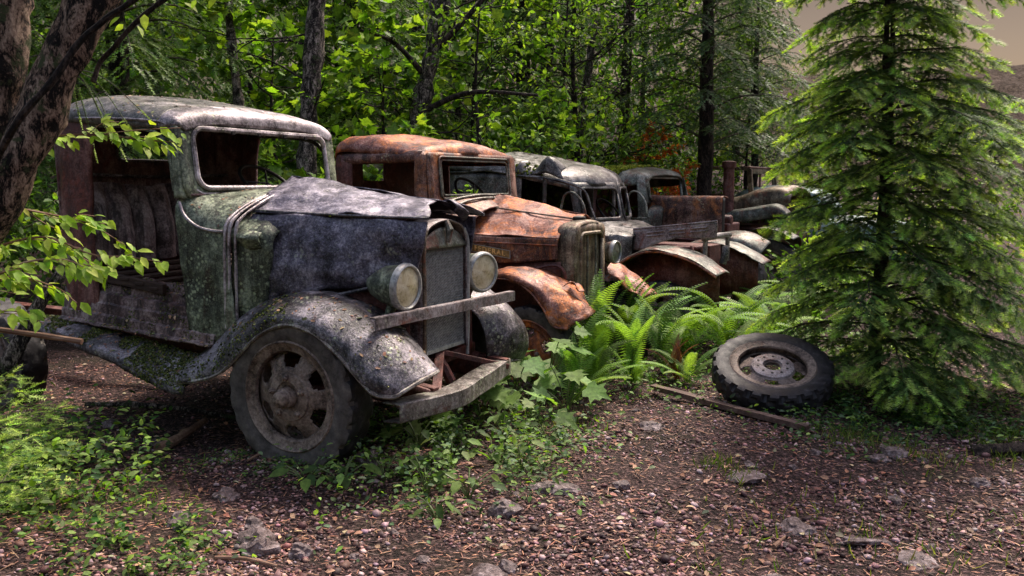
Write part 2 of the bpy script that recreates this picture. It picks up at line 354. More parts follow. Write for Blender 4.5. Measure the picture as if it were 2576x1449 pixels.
# far valley side
hx = np.linspace(-60, 420, 90); hr = []
for t in np.linspace(0, 1, 24):
    hr.append([(x, 230 + 130 * t + .1 * x, -2 + (47 + .01 * x + 8 * nf((x * .012, 0, 0), 1, 3) + 3.0 * nf((x * .06, t * 3, 0), 1)) * math.sin(t * math.pi / 2)) for x in hx])
h = MB(); h.grid(hr); HO = h.build('hill', 'hill', None, ang=180, dent=(3.5, .09, 2, 1.6, .4, 5)); tag(HO, None, None, kind='structure')

# ---------------------------------------------------------------- vehicle part builders
def tyre_mb(Rt, w, rr, n=120, lug=.012):
    prof = [(-.36, 0), (-.47, .22), (-.52, .55), (-.5, .82), (-.45, .95), (-.34, .99), (-.2, 1.), (-.06, 1.), (.06, 1.), (.2, 1.), (.34, .99), (.45, .95), (.5, .82), (.52, .55), (.47, .22), (.36, 0)]
    rows = []
    for i in range(n):
        t = 2 * math.pi * i / n; row = []
        for k, (h, q) in enumerate(prof):
            r = rr + (Rt - rr) * q; a = abs(h)
            if .28 < a < .47 and (i % 6) in (0, 1): r -= lug * (1.5 if a > .4 else 1)
            if .15 < a < .25 and (i % 6) in (2, 3): r -= lug * .8
            row.append((r * math.cos(t), h * w, r * math.sin(t)))
        rows.append(row)
    m = MB(); m.grid(rows, cu=True); return m
def disc_mb(rr, w, side, dish, holes=6, hole_w=15, n=96):
    """wheel centre with hand holes; outward is side*y"""
    m = MB(); s = side
    m.lathe([(s * w * .30, rr * .86), (s * w * .38, rr * .90), (s * w * .40, rr * 1.0), (s * w * .47, rr * 1.07), (s * w * .44, rr * 1.10), (s * w * .36, rr * 1.06), (-s * w * .4, rr * .99), (-s * w * .4, rr * .93)], n, ax='y')
    rad = np.array([.95, .88, .82, .74, .66, .58, .50, .42, .34, .27, .2]) * rr
    hh = [.02, .03, .06, .09, .12, .15, .17, .18, .185, .185, .185]
    V = [[(r * math.cos(t), s * w * (dish + (h * 1.6)), r * math.sin(t)) for t in np.linspace(0, 2 * math.pi, n, endpoint=False)] for r, h in zip(rad, hh)]
    b = len(m.v); m.v += [p for q in V for p in q]
    for i in range(len(rad) - 1):
        rm = (rad[i] + rad[i + 1]) / 2 / rr; ww = hole_w * (1 if .60 < rm < .78 else .72) * (1 - (.78 - rm) * .9)
        for j in range(n):
            ph = ((j + .5) * 360 / n) % (360 / holes) - 180 / holes
            if holes and .54 < rm < .86 and abs(ph) < ww: continue
            m.f.append((b + i * n + j, b + i * n + (j + 1) % n, b + (i + 1) * n + (j + 1) % n, b + (i + 1) * n + j))
    return m
def make_wheel(par, loc, Rt, w, rr, side, steer=0, dish=.0, hub=True, mt='dusty', rot=None, name='wheel', lean=0, mr='hub'):
    e = empty(name, par, loc, (R(lean), 0, R(steer)))
    two_tone(tyre_mb(Rt, w, rr).build('tyre', mt, e, ang=28), Rt, rr, 'rubber')
    disc_mb(rr, w, side, dish).build('rim', mr, e, solid=.006, ang=30, dent=(.003, 9, 3))
    c = dish + .185 * 1.6; s = side
    if hub:
        m = MB(); m.lathe([(s * w * c, rr * .48), (s * w * (c + .05), rr * .47), (s * w * (c + .07), rr * .42), (s * w * (c + .07), rr * .3)], 40, ax='y')
        m.lathe([(s * w * c, rr * .20), (s * w * (c + .25), rr * .20), (s * w * (c + .27), rr * .17), (s * w * (c + .42), rr * .15), (s * w * (c + .47), rr * .10), (s * w * (c + .48), .0005)], 24, ax='y')
        m.build('hub_cap', mr, e, ang=35)
        for k in range(5):
            t = 2 * math.pi * (k + .3) / 5; q = MB()
            q.lathe([(0, .017), (s * .016, .016), (s * .02, .008), (s * .03, .008), (s * .031, .0003)], 6, (rr * .38 * math.cos(t), s * w * (c + .06), rr * .38 * math.sin(t)), ax='y'); q.build('lug_nut', 'hub', e, ang=20)
    return e
def headlight(par, loc, r, depth, yaw=0, pitch=0, mb='cab', ml='lens', stand=None):
    e = empty('headlight', par, loc, (0, R(pitch), R(yaw)))
    m = MB(); m.lathe([(-depth, .003), (-depth * .97, r * .30), (-depth * .8, r * .56), (-depth * .5, r * .83), (-depth * .2, r * .97), (0, r * 1.0)], 40); m.build('bucket', mb, e, dent=(.006, 14, 2), ang=60)
    m = MB(); m.lathe([(-.012, r * 1.0), (-.008, r * 1.05), (.010, r * 1.05), (.024, r * .99), (.026, r * .92), (.014, r * .87)], 48); m.build('lamp_rim', 'bar', e, ang=50)
    m = MB(); m.lathe([(.010, r * .90), (.018, r * .6), (.023, r * .3), (.025, .0005)], 40); m.build('lens', ml, e, ang=60, dent=(.004, 20, 5))
    if stand:
        m = MB(); m.tube(stand, [.03, .022, .022, .035][:len(stand)], 10); m.build('lamp_stand', mb, par)
    return e
def mirror(secs): return [[(x, -y, z) for x, y, z in q] for q in secs]
def sym(half): return half + [(x, -y, z) for x, y, z in half[-2::-1]] if abs(half[-1][1]) < 1e-6 else half + [(x, -y, z) for x, y, z in half[::-1]]

# ================================================================ 1  the grey truck in front
def rzh(h): return R(90 - h)
T1 = thing('abandoned_truck', 'large grey mossy vintage truck nearest the path with two cream headlamps', 'truck', (-.763, 4.841, 0), rzh(116.7), 'derelict vehicles parked in a row')
# roof
rs = []
for x, zr, cr_, hw, sk in ((-.845, 1.735, .045, .60, .01), (-.852, 1.775, .055, .64, .03), (-.885, 1.80, .062, .662, .055), (-.97, 1.815, .075, .672, .075), (-1.15, 1.835, .09, .678, .085), (-1.45, 1.865, .105, .68, .09), (-1.72, 1.885, .10, .675, .09), (-1.84, 1.86, .085, .655, .09), (-1.885, 1.79, .06, .63, .08)):
    rs.append(sym([(x, -hw - .005, zr - sk), (x, -hw, zr - sk * .45), (x, -hw + .03, zr), (x, -hw + .12, zr + cr_ * .5), (x, -hw * .5, zr + cr_ * .85), (x, 0, zr + cr_)]))
MB().loft(rs[:4], 20, 70).build('roof_header', 'header', T1, solid=.012, dent=(.008, 2.5, 1, .003, 9, 4))['label'] = 'worn front edge of the roof with sky shine put into its colour'
ROOF1 = MB().loft(rs[3:], 40, 70).build('roof', 'roof', T1, solid=.012, dent=(.012, 2.5, 1, .004, 9, 4))
m = MB(); m.tube(cr([(-.862, -.648, 1.70), (-.93, -.668, 1.765), (-1.1, -.682, 1.79), (-1.45, -.685, 1.81), (-1.8, -.66, 1.82)], 40), .009, 6); m.build('drip_rail', 'header', T1, dent=(.004, 12, 2))
# front surround of the windscreen
def wsx(y, z, x0=-.865, zt=1.72): return x0 + (zt - z) * .12 + .05 * (1 - min(1, abs(y) / .6) ** 2)
out = rrect(0, 1.562, .660, .222, .10, 14); inn = rrect(0, 1.580, .548, .152, .062, 14)
m = MB(); o3 = [(wsx(y, z) + .008 * (abs(y) > .6), y, z) for y, z in out]; i3 = [(wsx(y, z) + .004, y, z) for y, z in inn]
m.ring(o3, i3); m.build('windscreen_surround', 'cab', T1, solid=.012, dent=(.005, 8, 3))
m = MB(); q = [(wsx(y, z) + .014, y, z) for y, z in rrect(0, 1.580, .560, .164, .07, 16)]; m.tube(q + q[:1], .016, 8, cap=False)
q = [(wsx(y, z) + .006, y, z) for y, z in rrect(0, 1.580, .600, .196, .085, 16)]; m.tube(q + q[:1], .007, 6, cap=False); m.build('window_frame', 'header', T1, dent=(.005, 20, 4))
m = MB()
for y in (-.30, -.10, .12, .33): m.box((wsx(y, 1.72) + .03, y, 1.728), (.012, .022, .016))
m.build('window_clip', 'black', T1, smooth=False)
# cowl: pillar, side and top in one pressing
cs = []
for x, hw, zb, zs, zt in ((-.875, .668, .58, 1.36, 1.375), (-.81, .672, .58, 1.33, 1.385), (-.70, .668, .585, 1.27, 1.40), (-.60, .655, .60, 1.25, 1.39), (-.545, .640, .62, 1.24, 1.375)):
    cs.append(sym([(x + .06, -hw + .005, zb), (x + .035, -hw, .85), (x + .01, -hw, 1.08), (x, -hw + .006, zs - .08), (x, -hw + .04, zs), (x, -hw + .16, (zs + zt) / 2 + .02), (x, -.25, zt), (x, 0, zt + .012)]))
COWL = MB().loft(cs, 20, 90).build('cowl', 'cab', T1, solid=.01, dent=(.012, 5, 6, .004, 18, 3)); COWL['label'] = 'cowl and door post crusted with green lichen'
cs = []
for x, hw, zb, zs, zt in ((-.525, .615, .66, 1.22, 1.355), (-.45, .60, .70, 1.215, 1.345), (-.36, .585, .74, 1.20, 1.33), (-.30, .55, .76, 1.17, 1.31)):
    cs.append(sym([(x - .06, -hw + .01, zb), (x - .03, -hw, .90), (x, -hw, 1.05), (x, -hw, zs - .05), (x, -hw + .04, zs), (x, -hw + .2, (zs + zt) / 2 + .01), (x, -.2, zt), (x, 0, zt + .01)]))
MB().loft(cs, 12, 80).build('scuttle', 'cab', T1, solid=.01, dent=(.012, 6, 9, .005, 20, 3))
m = MB()
for x, hw, up in ((-.535, .652, .012), (-.515, .640, .012), (-.485, .622, .012)):
    m.tube(cr(sym([(x - .02, -hw, .66), (x - .01, -hw - .004, .95), (x, -hw - .002, 1.19), (x, -hw + .05, 1.262), (x, -hw + .2, 1.322 + up), (x, -.25, 1.378 + up), (x, 0, 1.392 + up)]), 60), .009, 6)
m.tube(cr([(-.84, -.676, 1.34), (-.80, -.682, 1.27), (-.72, -.680, 1.215), (-.63, -.668, 1.19), (-.55, -.655, 1.185)], 20), .008, 6)
m.build('cowl_bead', 'header', T1, dent=(.004, 12, 2))
# vent bulge in front of the seam
MB().loft([[(-.50, -.60, 1.12), (-.50, -.62, 1.16), (-.49, -.605, 1.19)], [(-.42, -.60, 1.09), (-.42, -.65, 1.155), (-.42, -.60, 1.195)], [(-.34, -.585, 1.10), (-.34, -.61, 1.15), (-.34, -.585, 1.18)]], 10, 10).build('side_vent', 'cab', T1, solid=.006)
# door posts and rails
for s in (-1, 1):
    xr = -1.57 if s < 0 else -1.55
    m = MB(); m.loft([[(xr, s * .655, .70), (xr, s * .665, 1.1), (xr + .01, s * .66, 1.5), (xr + .05, s * .655, 1.80)], [(xr - .12, s * .67, .68), (xr - .12, s * .675, 1.1), (xr - .12, s * .67, 1.5), (xr - .10, s * .665, 1.82)], [(xr - .24, s * .665, .66), (xr - .25, s * .67, 1.1), (xr - .24, s * .665, 1.5), (xr - .22, s * .66, 1.82)], [(-1.88, s * .60, .66), (-1.89, s * .61, 1.1), (-1.885, s * .60, 1.5), (-1.86, s * .59, 1.80)]], 16, 40)
    m.build('rear_post', 'inner' if s > 0 else 'rustdark', T1, solid=.02, dent=(.01, 6, s))
    m = MB(); m.tube(cr([(-1.60, s * .655, 1.775), (-1.3, s * .665, 1.765), (-1.06, s * .665, 1.735), (-.95, s * .665, 1.68), (-.90, s * .668, 1.58), (-.875, s * .67, 1.40)], 40), .014, 6); m.build('door_rail', 'cab', T1, dent=(.003, 15, 2))
    m = MB(); m.loft([[(-.825, s * .64, 1.36), (-.84, s * .64, 1.55), (-.855, s * .635, 1.75)], [(-.83, s * .668, 1.36), (-.845, s * .668, 1.55), (-.86, s * .66, 1.75)], [(-.87, s * .674, 1.36), (-.88, s * .67, 1.55), (-.90, s * .664, 1.75)], [(-.88, s * .64, 1.36), (-.89, s * .638, 1.55), (-.905, s * .63, 1.75)]], 8, 20); m.build('windscreen_post', 'cab', T1, solid=.012, dent=(.004, 9, 3))
    m = MB(); xs_ = np.linspace(-1.87, -.62, 50); m.grid([[(x, s * yy, zz + (-.8 - x) * .058) for yy, zz in ((.52, .85), (.56, .845), (.565, .80), (.60, .795), (.605, .755), (.645, .748), (.65, .70), (.662, .69), (.668, .635), (.685, .625), (.69, .585), (.72, .57))] for x in xs_]); SILL = m.build('door_sill', 'seat', T1, solid=.01, dent=(.014, 6, 2, .008, 22, 1), ang=25)
    if s < 0: SILL1 = SILL
# back wall with its small window
m = MB(); o2 = rrect(0, 1.28, .655, .56, .10, 16); i2 = rrect(0, 1.675, .255, .085, .04, 16)
oo = [(-1.87 + .02 * math.sin(z * 3), y, z) for y, z in o2]; ii = [(-1.85, y, z) for y, z in i2]
m.grid([[tuple(np.array(a) * (1 - t) + np.array(b) * t) for a, b in zip(oo, ii)] for t in (0, .2, .4, .6, .8, 1)], cv=True); m.build('back_panel', 'inner', T1, solid=.012, dent=(.008, 6, 2))
m = MB(); q = [(-1.842, y, z) for y, z in i2]; m.tube(q + q[:1], .01, 6, cap=False); m.build('rear_window_frame', 'fender', T1)
m = MB(); m.tube(cr([(-1.80, -.63, 1.50), (-1.82, 0, 1.485), (-1.80, .63, 1.50)], 12), .012, 6); m.build('back_rail', 'fender', T1)
# tufted seat back, seat frame, floor
Y1 = np.linspace(-.63, .63, 260); sb = []
for z in np.linspace(.97, 1.44, 16):
    k = (z - .97) / .47; sb.append([(-1.66 - .10 * k + .05 * math.sin(k * math.pi) + .070 * (abs(math.sin(y * 20.0 + .35 * math.sin(z * 7))) ** .45), y, z + .012 * math.sin(y * 9)) for y in Y1])
sb.append([(p[0] - .09, p[1], p[2] - .01) for p in sb[-1]]); MB().grid(sb).build('seat_back', 'seat', T1, dent=(.008, 5, 2, .003, 16, 7))
m = MB()
for k, x in enumerate((-1.58, -1.47, -1.36, -1.24, -1.12)): m.bar((x, -.64, .93 - k * .022), (x + .01, .60, .94 - k * .02), .07, .02, 3)
m.bar((-1.62, -.62, .90), (-1.05, -.62, .84), .03, .06); m.bar((-1.62, .55, .90), (-1.05, .55, .84), .03, .06); m.build('seat_frame', 'darkwood', T1, bev=.004, smooth=False)
m = MB(); m.box((-1.2, 0, .70), (1.28, 1.26, .03)); m.build('cab_floor', 'rustdark', T1, smooth=False)
m = MB(); m.loft([[(-.80, y, 1.38), (-.86, y, 1.34), (-.87, y, 1.22), (-.82, y, 1.17)] for y in (-.62, 0, .62)], 12, 10); m.build('dashboard', 'inner', T1, solid=.01)
m = MB(); sc_ = Vector((-1.13, .32, 1.44)); qr = Matrix.Rotation(R(38), 3, 'Y'); q = [tuple(sc_ + qr @ Vector((.19 * math.cos(t), .19 * math.sin(t), 0))) for t in np.linspace(0, 2 * math.pi, 36)]
m.tube(q, .012, 8, cap=False)
for t in (0.4, 2.5, 4.6): m.tube([tuple(sc_), tuple(sc_ + qr @ Vector((.19 * math.cos(t), .19 * math.sin(t), 0)))], .007, 6)
m.tube([tuple(sc_), (-.75, .32, .85)], .016, 8); m.build('steering_wheel', 'black', T1)
# running boards, frame rails
for s in (-1, 1):
    m = MB(); dz = .0 if s < 0 else .05
    m.loft([[(x, s * .655, zi), (x, s * .74, (zi + zo) / 2 + .005), (x, s * .80, zo + .006), (x, s * .83, zo - .01), (x, s * .835, zo - .055)] for x, zi, zo in ((-2.0, .63, .64), (-1.8, .62, .60), (-1.3, .56, .50), (-1.0, .52, .42), (-.80, .50, .37), (-.70, .52, .37))], 40, 16)
    RB = m.build('running_board', 'fender', T1, solid=.014, dent=(.014, 6, 2, .006, 20, 5))
    if s < 0: RB1 = RB
    m = MB(); m.loft([[(x, s * .42, zt), (x, s * .36, zt), (x, s * .36, zt - .13), (x, s * .42, zt - .13)] for x, zt in ((-3.1, .62), (-1.8, .60), (-.6, .50), (.45, .42))], 20, 12); m.build('frame_rail', 'rustdark', T1, smooth=False, solid=.008)
m = MB(); m.box((-.1, 0, .66), (.75, .34, .42)); m.box((-.1, 0, .92), (.55, .2, .16)); m.tube([(-.3, -.2, .78), (.25, -.2, .8)], .05, 10); m.build('engine', 'rustdark', T1, bev=.03)
# bonnet
HT = [(-.63, 0, 1.492), (-.565, -.25, 1.412), (-.50, -.42, 1.318), (-.485, -.49, 1.290)]
HF = [(.385, 0, 1.335), (.42, -.13, 1.318), (.50, -.24, 1.280), (.525, -.292, 1.257)]
def lerp(a, b, t): return [tuple(np.array(p) * (1 - t) + np.array(q) * t + (0, 0, 0)) for p, q in zip(a, b)]
hs = [lerp(HT, HF, t) for t in (0, .25, .5, .75, 1)]
for s in (1, -1):
    q = hs if s > 0 else mirror(hs)
    o = MB().loft(q, 50, 26).build('bonnet_top', 'hood', T1, solid=.006, dent=(.022, 4.2, 3 + s, .008, 13, 5))
    st = [(-.485, -.496, 1.282), (-.50, -.535, 1.20), (-.51, -.57, 1.05), (-.50, -.585, .90), (-.485, -.575, .80), (-.475, -.54, .785)]
    sf = [(.52, -.300, 1.25), (.515, -.315, 1.19), (.50, -.322, 1.10), (.48, -.325, 1.03), (.46, -.322, .975), (.46, -.30, .965)]
    sf = sf if s > 0 else [(x - .03, y * .8, z) for x, y, z in sf]
    q = [lerp(st, sf, t) for t in (0, .25, .5, .75, 1)]; q = q if s > 0 else mirror(q)
    o = MB().loft(q, 60, 40).build('bonnet_side', 'hood', T1, solid=.006, dent=(.032, 3.6, 8 + s, .011, 12, 5)); o['label'] = 'dented dark bonnet side with pale scuffs'
    m = MB(); a, b = Vector((-.60, -s * .50, 1.298)), Vector((.525, -s * .297, 1.262)); m.tube(cr([tuple(a), tuple(a.lerp(b, .5) + Vector((0, 0, -.004))), tuple(b)], 30), .0075, 8); m.build('hinge', 'fender', T1)
    m = MB(); m.tube(cr([(-.44, -s * .575, .765), (0, -s * .46, .845), (.44, -s * .335, .95)], 20), .010, 6); m.build('chassis_trim', 'fender', T1)
    m = MB(); m.loft([[(-.40, -s * .42, .80), (-.38, -s * .43, .62), (-.35, -s * .42, .48)], [(.1, -s * .36, .86), (.1, -s * .36, .68), (.1, -s * .36, .45)], [(.42, -s * .32, .90), (.42, -s * .33, .7), (.42, -s * .34, .45)]], 12, 10); m.build('splash_apron', 'rustdark', T1, solid=.006, dent=(.01, 6, 2))
m = MB(); m.loft([[(.36, .08, 1.33), (.43, .08, 1.345), (.46, .10, 1.31), (.43, .11, 1.28)], [(.36, .15, 1.31), (.42, .16, 1.335), (.50, .17, 1.28), (.43, .18, 1.24)], [(.36, .23, 1.27), (.41, .23, 1.28), (.45, .23, 1.25), (.42, .23, 1.22)]], 16, 20)
m.build('torn_bonnet_corner', 'hood', T1, solid=.005, dent=(.02, 9, 4))
# radiator shell and grille
sh = []
for x, k in ((.30, 1.0), (.40, 1.0), (.435, .985), (.45, .95), (.445, .90)):
    zc = lambda z: .5 + (z - .5) * 1
    sh.append(sym([(x, -.238 * k, .50), (x, -.240 * k, .80), (x, -.240 * k, 1.05), (x, -.232 * k, 1.14), (x, -.19 * k, 1.14 + .062 * k), (x, -.10 * k, 1.14 + .092 * k), (x, 0, 1.14 + .105 * k)]))
MB().loft(sh, 16, 80).build('radiator_shell', 'pale', T1, solid=.006, dent=(.004, 9, 2))
m = MB(); m.loft([[(.43, y, 1.13 + .07 * (1 - (y / .22) ** 2)), (.452, y * .98, 1.09)] for y in np.linspace(-.222, .222, 9)], 24, 6); m.tube([(.45, 0, 1.235), (.47, 0, 1.19), (.462, 0, 1.12)], [.012, .02, .008], 8); m.build('grille_top', 'far', T1, solid=.006)
m = MB(); m.box((.392, 0, .82), (.03, .43, .62)); m.build('radiator_core', 'core', T1, smooth=False)
m = MB()
for i, y in enumerate(np.linspace(-.205, .205, 28)):
    m.tube([(.428 + .003 * (k % 2), y + .0026 * (1 if k % 2 else -1), z) for k, z in enumerate(np.linspace(.535, 1.10, 70))], .0042, 4)
m.bar((.425, -.215, .525), (.425, .215, .525), .02, .02); m.build('grille', 'bar', T1)
for y in (-.232, .232): m = MB(); m.tube(cr([(.445, y, .45), (.452, y, .8), (.452, y, 1.10), (.445, y * .86, 1.19)], 30), .011, 8); m.build('grille_trim', 'olive' if y < 0 else 'bar', T1, dent=(.003, 14, 2))
for s in (-1, 1):
    headlight(T1, (.446, s * .408, .914), .118, .23, yaw=-2 if s < 0 else -15, pitch=2, stand=[(.36, s * .40, .81), (.34, s * .41, .76), (.33, s * .42, .70)])
# front wings
FS = [[(-.80, -.82, .36), (-.79, -.80, .40), (-.76, -.65, .50), (-.74, -.5, .58), (-.74, -.36, .60)], [(-.50, -.82, .43), (-.52, -.80, .50), (-.55, -.66, .64), (-.56, -.5, .70), (-.55, -.36, .70)], [(-.33, -.82, .54), (-.35, -.80, .62), (-.36, -.66, .76), (-.36, -.5, .805), (-.36, -.34, .79)],
      [(-.18, -.82, .67), (-.20, -.80, .74), (-.19, -.66, .83), (-.18, -.5, .85), (-.18, -.34, .83)], [(0, -.82, .745), (0, -.80, .80), (0, -.66, .865), (0, -.5, .868), (0, -.34, .84)], [(.17, -.82, .722), (.18, -.80, .775), (.18, -.66, .842), (.18, -.5, .84), (.17, -.34, .80)],
      [(.32, -.82, .635), (.34, -.80, .70), (.36, -.66, .772), (.36, -.5, .765), (.33, -.34, .72)], [(.44, -.82, .53), (.47, -.80, .59), (.50, -.66, .67), (.49, -.5, .67), (.46, -.36, .63)], [(.53, -.81, .455), (.57, -.78, .51), (.60, -.66, .565), (.60, -.52, .575), (.57, -.40, .55)], [(.60, -.76, .435), (.635, -.72, .455), (.665, -.64, .485), (.675, -.54, .50), (.65, -.43, .50)]]
FEN = []
for s in (-1, 1):
    q = FS if s < 0 else mirror(FS[:7]) + [[(.46, .82, .55), (.48, .80, .61), (.51, .66, .67), (.50, .5, .68), (.44, .34, .66)], [(.54, .82, .45), (.565, .80, .50), (.60, .66, .55), (.58, .5, .56), (.50, .34, .54)], [(.54, .82, .37), (.57, .80, .40), (.615, .66, .44), (.59, .5, .44), (.50, .36, .42)], [(.50, .80, .33), (.54, .78, .34), (.58, .66, .35), (.55, .5, .36), (.47, .38, .36)]]
    o = MB().loft(q, 80, 44).build('wing', 'fender', T1, solid=.008, dent=(.012, 5, 4 + s, .004, 17, 6)); FEN.append(o)
    o['label'] = 'mossy right front wing over the wheel' if s < 0 else 'left front wing beside the second truck'
    m = MB(); m.tube(cr([p[0] for p in q] + [q[-1][1], q[-1][2], q[-1][3], q[-1][4]], 90), .010, 6); m.build('wing_bead', 'beam', T1, dent=(.004, 12, 4))
    m = MB(); cz = [(.40, s * .815, .60), (.42, s * .78, .655), (.435, s * .66, .722), (.435, s * .5, .722), (.41, s * .36, .685)]; m.tube(cr(cz, 30), .006, 6); m.build('wing_seam', 'fender', T1)
make_wheel(T1, (0, -.715, .375), .405, .19, .262, -1, 0, dish=.12)
make_wheel(T1, (0, .715, .36), .405, .19, .262, 1, 0, dish=.12)
make_wheel(T1, (-2.60, -.66, .30), .40, .20, .262, -1, 0, dish=-.1, hub=False)
# bumper channel, horns, brace, loose rail
m = MB(); pts = [(.60, -.705, .383), (.715, -.34, .385), (.69, -.05, .39), (.61, .45, .395)]
P = cr(pts, 30); rows = [[(p[0] - .10, p[1], p[2] + .002), (p[0], p[1], p[2]), (p[0] + .004, p[1], p[2] - .004), (p[0] + .004, p[1], p[2] - .085), (p[0], p[1], p[2] - .09), (p[0] - .09, p[1], p[2] - .092)] for p in P]
m.grid(rows); m.build('bumper', 'beam', T1, solid=.008, dent=(.006, 5, 2), ang=30)
m = MB()
for s in (-1, 1): m.bar((.30, s * .38, .40), (.62, s * .40, .37), .05, .07, 2)
m.bar((.62, .40, .36), (.40, 0, .50), .05, .03, 2); m.bar((.62, -.40, .36), (.40, 0, .50), .05, .03, 2); m.bar((.38, -.40, .44), (.38, .40, .46), .05, .06, 2); m.tube([(.50, -.50, .43), (.60, -.42, .38)], .018, 8)
m.build('bumper_bracket', 'rustdark', T1, bev=.004, smooth=False)
m = MB(); a, b = Vector((.47, -.70, .765)), Vector((.56, .62, .752)); m.bar(a, b, .006, .055, 6); m.bar(a + Vector((-.018, 0, .028)), b + Vector((-.018, 0, .028)), .034, .005, 6); m.build('cross_rail', 'pale', T1, smooth=False, dent=(.006, 4, 2))
m = MB(); m.tube([(.36, -.02, .50), (.42, .0, .42), (.46, .02, .33)], .03, 8); m.build('starting_crank', 'rustdark', T1)
m = MB(); m.bar((.02, -.6, .36), (.02, .6, .36), .06, .06); m.build('front_axle', 'rustdark', T1, bev=.01)
# ================================================================ 2  the rusty orange truck
T2 = thing('abandoned_truck', 'rusty orange vintage truck with a square cab and a tall radiator, behind the grey one', 'truck', (.4486, 6.5823, 0), rzh(121), 'derelict vehicles parked in a row')
rs = []
for x, zr, c_, hw, sk in ((-.905, 1.635, .03, .60, .012), (-.925, 1.675, .04, .64, .04), (-1.0, 1.70, .06, .665, .06), (-1.3, 1.735, .085, .68, .07), (-1.6, 1.765, .075, .68, .075), (-1.75, 1.76, .06, .67, .075), (-1.80, 1.70, .04, .65, .06)):
    rs.append(sym([(x, -hw - .004, zr - sk), (x, -hw, zr - sk * .4), (x, -hw + .03, zr), (x, -hw + .10, zr + c_ * .5), (x, -hw * .5, zr + c_ * .9), (x, 0, zr + c_)]))
MB().loft(rs, 40, 60).build('roof', 'rust', T2, solid=.012, dent=(.025, 3.2, 5, .006, 10, 3))
out = rrect(0, 1.475, .655, .205, .05, 12); inn = rrect(0, 1.485, .505, .150, .03, 12)
fx = lambda y, z: -.90 + (1.64 - z) * .10 + .03 * (1 - (y / .66) ** 2)
m = MB(); m.ring([(fx(y, z), y, z) for y, z in out], [(fx(y, z), y, z) for y, z in inn]); m.build('windscreen_surround', 'rustbrown', T2, solid=.012, dent=(.006, 8, 3))
m = MB()
for hw, hh, r, dx in ((.515, .162, .035, .012), (.49, .137, .03, .004)):
    q = [(fx(y, z) + dx, y, z) for y, z in rrect(0, 1.485, hw, hh, r, 8)]; m.tube(q + q[:1], .009, 6, cap=False)
m.build('window_frame', 'far', T2, dent=(.004, 20, 3))
for s in (-1, 1):
    m = MB(); m.loft([[(-.90, s * .655, 1.66), (-.885, s * .66, 1.4), (-.87, s * .665, 1.2), (-.86, s * .66, .7)], [(-.93, s * .68, 1.66), (-.93, s * .685, 1.4), (-.925, s * .685, 1.2), (-.93, s * .68, .7)], [(-.985, s * .675, 1.66), (-.985, s * .68, 1.4), (-.985, s * .68, 1.2), (-.99, s * .675, .7)]], 10, 24); m.build('windscreen_post', 'rustbrown', T2, solid=.012, dent=(.008, 7, s))
    m = MB(); m.loft([[(-1.62, s * .67, 1.66), (-1.62, s * .68, 1.2), (-1.62, s * .67, .66)], [(-1.72, s * .68, 1.66), (-1.72, s * .685, 1.2), (-1.72, s * .68, .66)], [(-1.80, s * .66, 1.70), (-1.81, s * .66, 1.2), (-1.80, s * .65, .66)]], 10, 20); m.build('rear_post', 'rustdark', T2, solid=.014, dent=(.008, 7, 2))
    m = MB(); m.loft([[(x, s * .655, 1.69), (x, s * .678, 1.66), (x, s * .68, 1.615), (x, s * .66, 1.60)] for x in (-1.75, -1.4, -.93)], 16, 10); m.build('roof_rail', 'rustbrown', T2, solid=.01, dent=(.008, 6, 3))
    m = MB(); m.loft([[(x, s * .68, .74), (x, s * .685, .66), (x, s * .85, .52), (x, s * .86, .48)] for x in (-1.85, -1.3, -.7)], 20, 12); m.build('running_board', 'rustdark', T2, solid=.012, dent=(.01, 6, 2))
o2 = rrect(0, 1.20, .66, .52, .04, 14); i2 = rrect(-.225, 1.548, .138, .085, .02, 14)
m = MB(); m.grid([[tuple(np.array((-1.80, *a)) * (1 - t) + np.array((-1.78, *b)) * t) for a, b in zip(o2, i2)] for t in (0, .25, .5, .75, 1)], cv=True); m.build('back_panel', 'rustdark', T2, solid=.01, dent=(.006, 6, 2))
cs = []
for x, hw, zt in ((-.90, .665, 1.325), (-.84, .655, 1.335), (-.76, .62, 1.30), (-.68, .56, 1.26), (-.62, .50, 1.24)):
    cs.append(sym([(x + .04, -hw, .64), (x + .03, -hw, .9), (x, -hw, 1.12), (x, -hw + .03, zt - .11), (x, -hw + .2, zt - .03), (x, -.2, zt), (x, 0, zt + .01)]))
MB().loft(cs, 16, 70).build('cowl', 'rustbrown', T2, solid=.01, dent=(.012, 6, 3))
m = MB()
for x, hw, zt in ((-.80, .64, 1.328), (-.74, .61, 1.305)): m.tube(cr(sym([(x, -hw, 1.0), (x, -hw + .03, zt - .10), (x, -hw + .2, zt - .02), (x, -.2, zt + .01), (x, 0, zt + .018)]), 50), .010, 6)
m.build('cowl_bead', 'roof', T2)
m = MB(); c_ = Vector((-1.12, .33, 1.33)); qr = Matrix.Rotation(R(50), 3, 'Y'); m.tube([tuple(c_ + qr @ Vector((.2 * math.cos(t), .2 * math.sin(t), 0))) for t in np.linspace(0, 2 * math.pi, 32)], .012, 7, cap=False); m.tube([tuple(c_), (-.8, .33, .9)], .015, 6)
for t in (0.2, 2.3, 4.4): m.tube([tuple(c_), tuple(c_ + qr @ Vector((.2 * math.cos(t), .2 * math.sin(t), 0)))], .007, 6)
m.build('steering_wheel', 'black', T2)
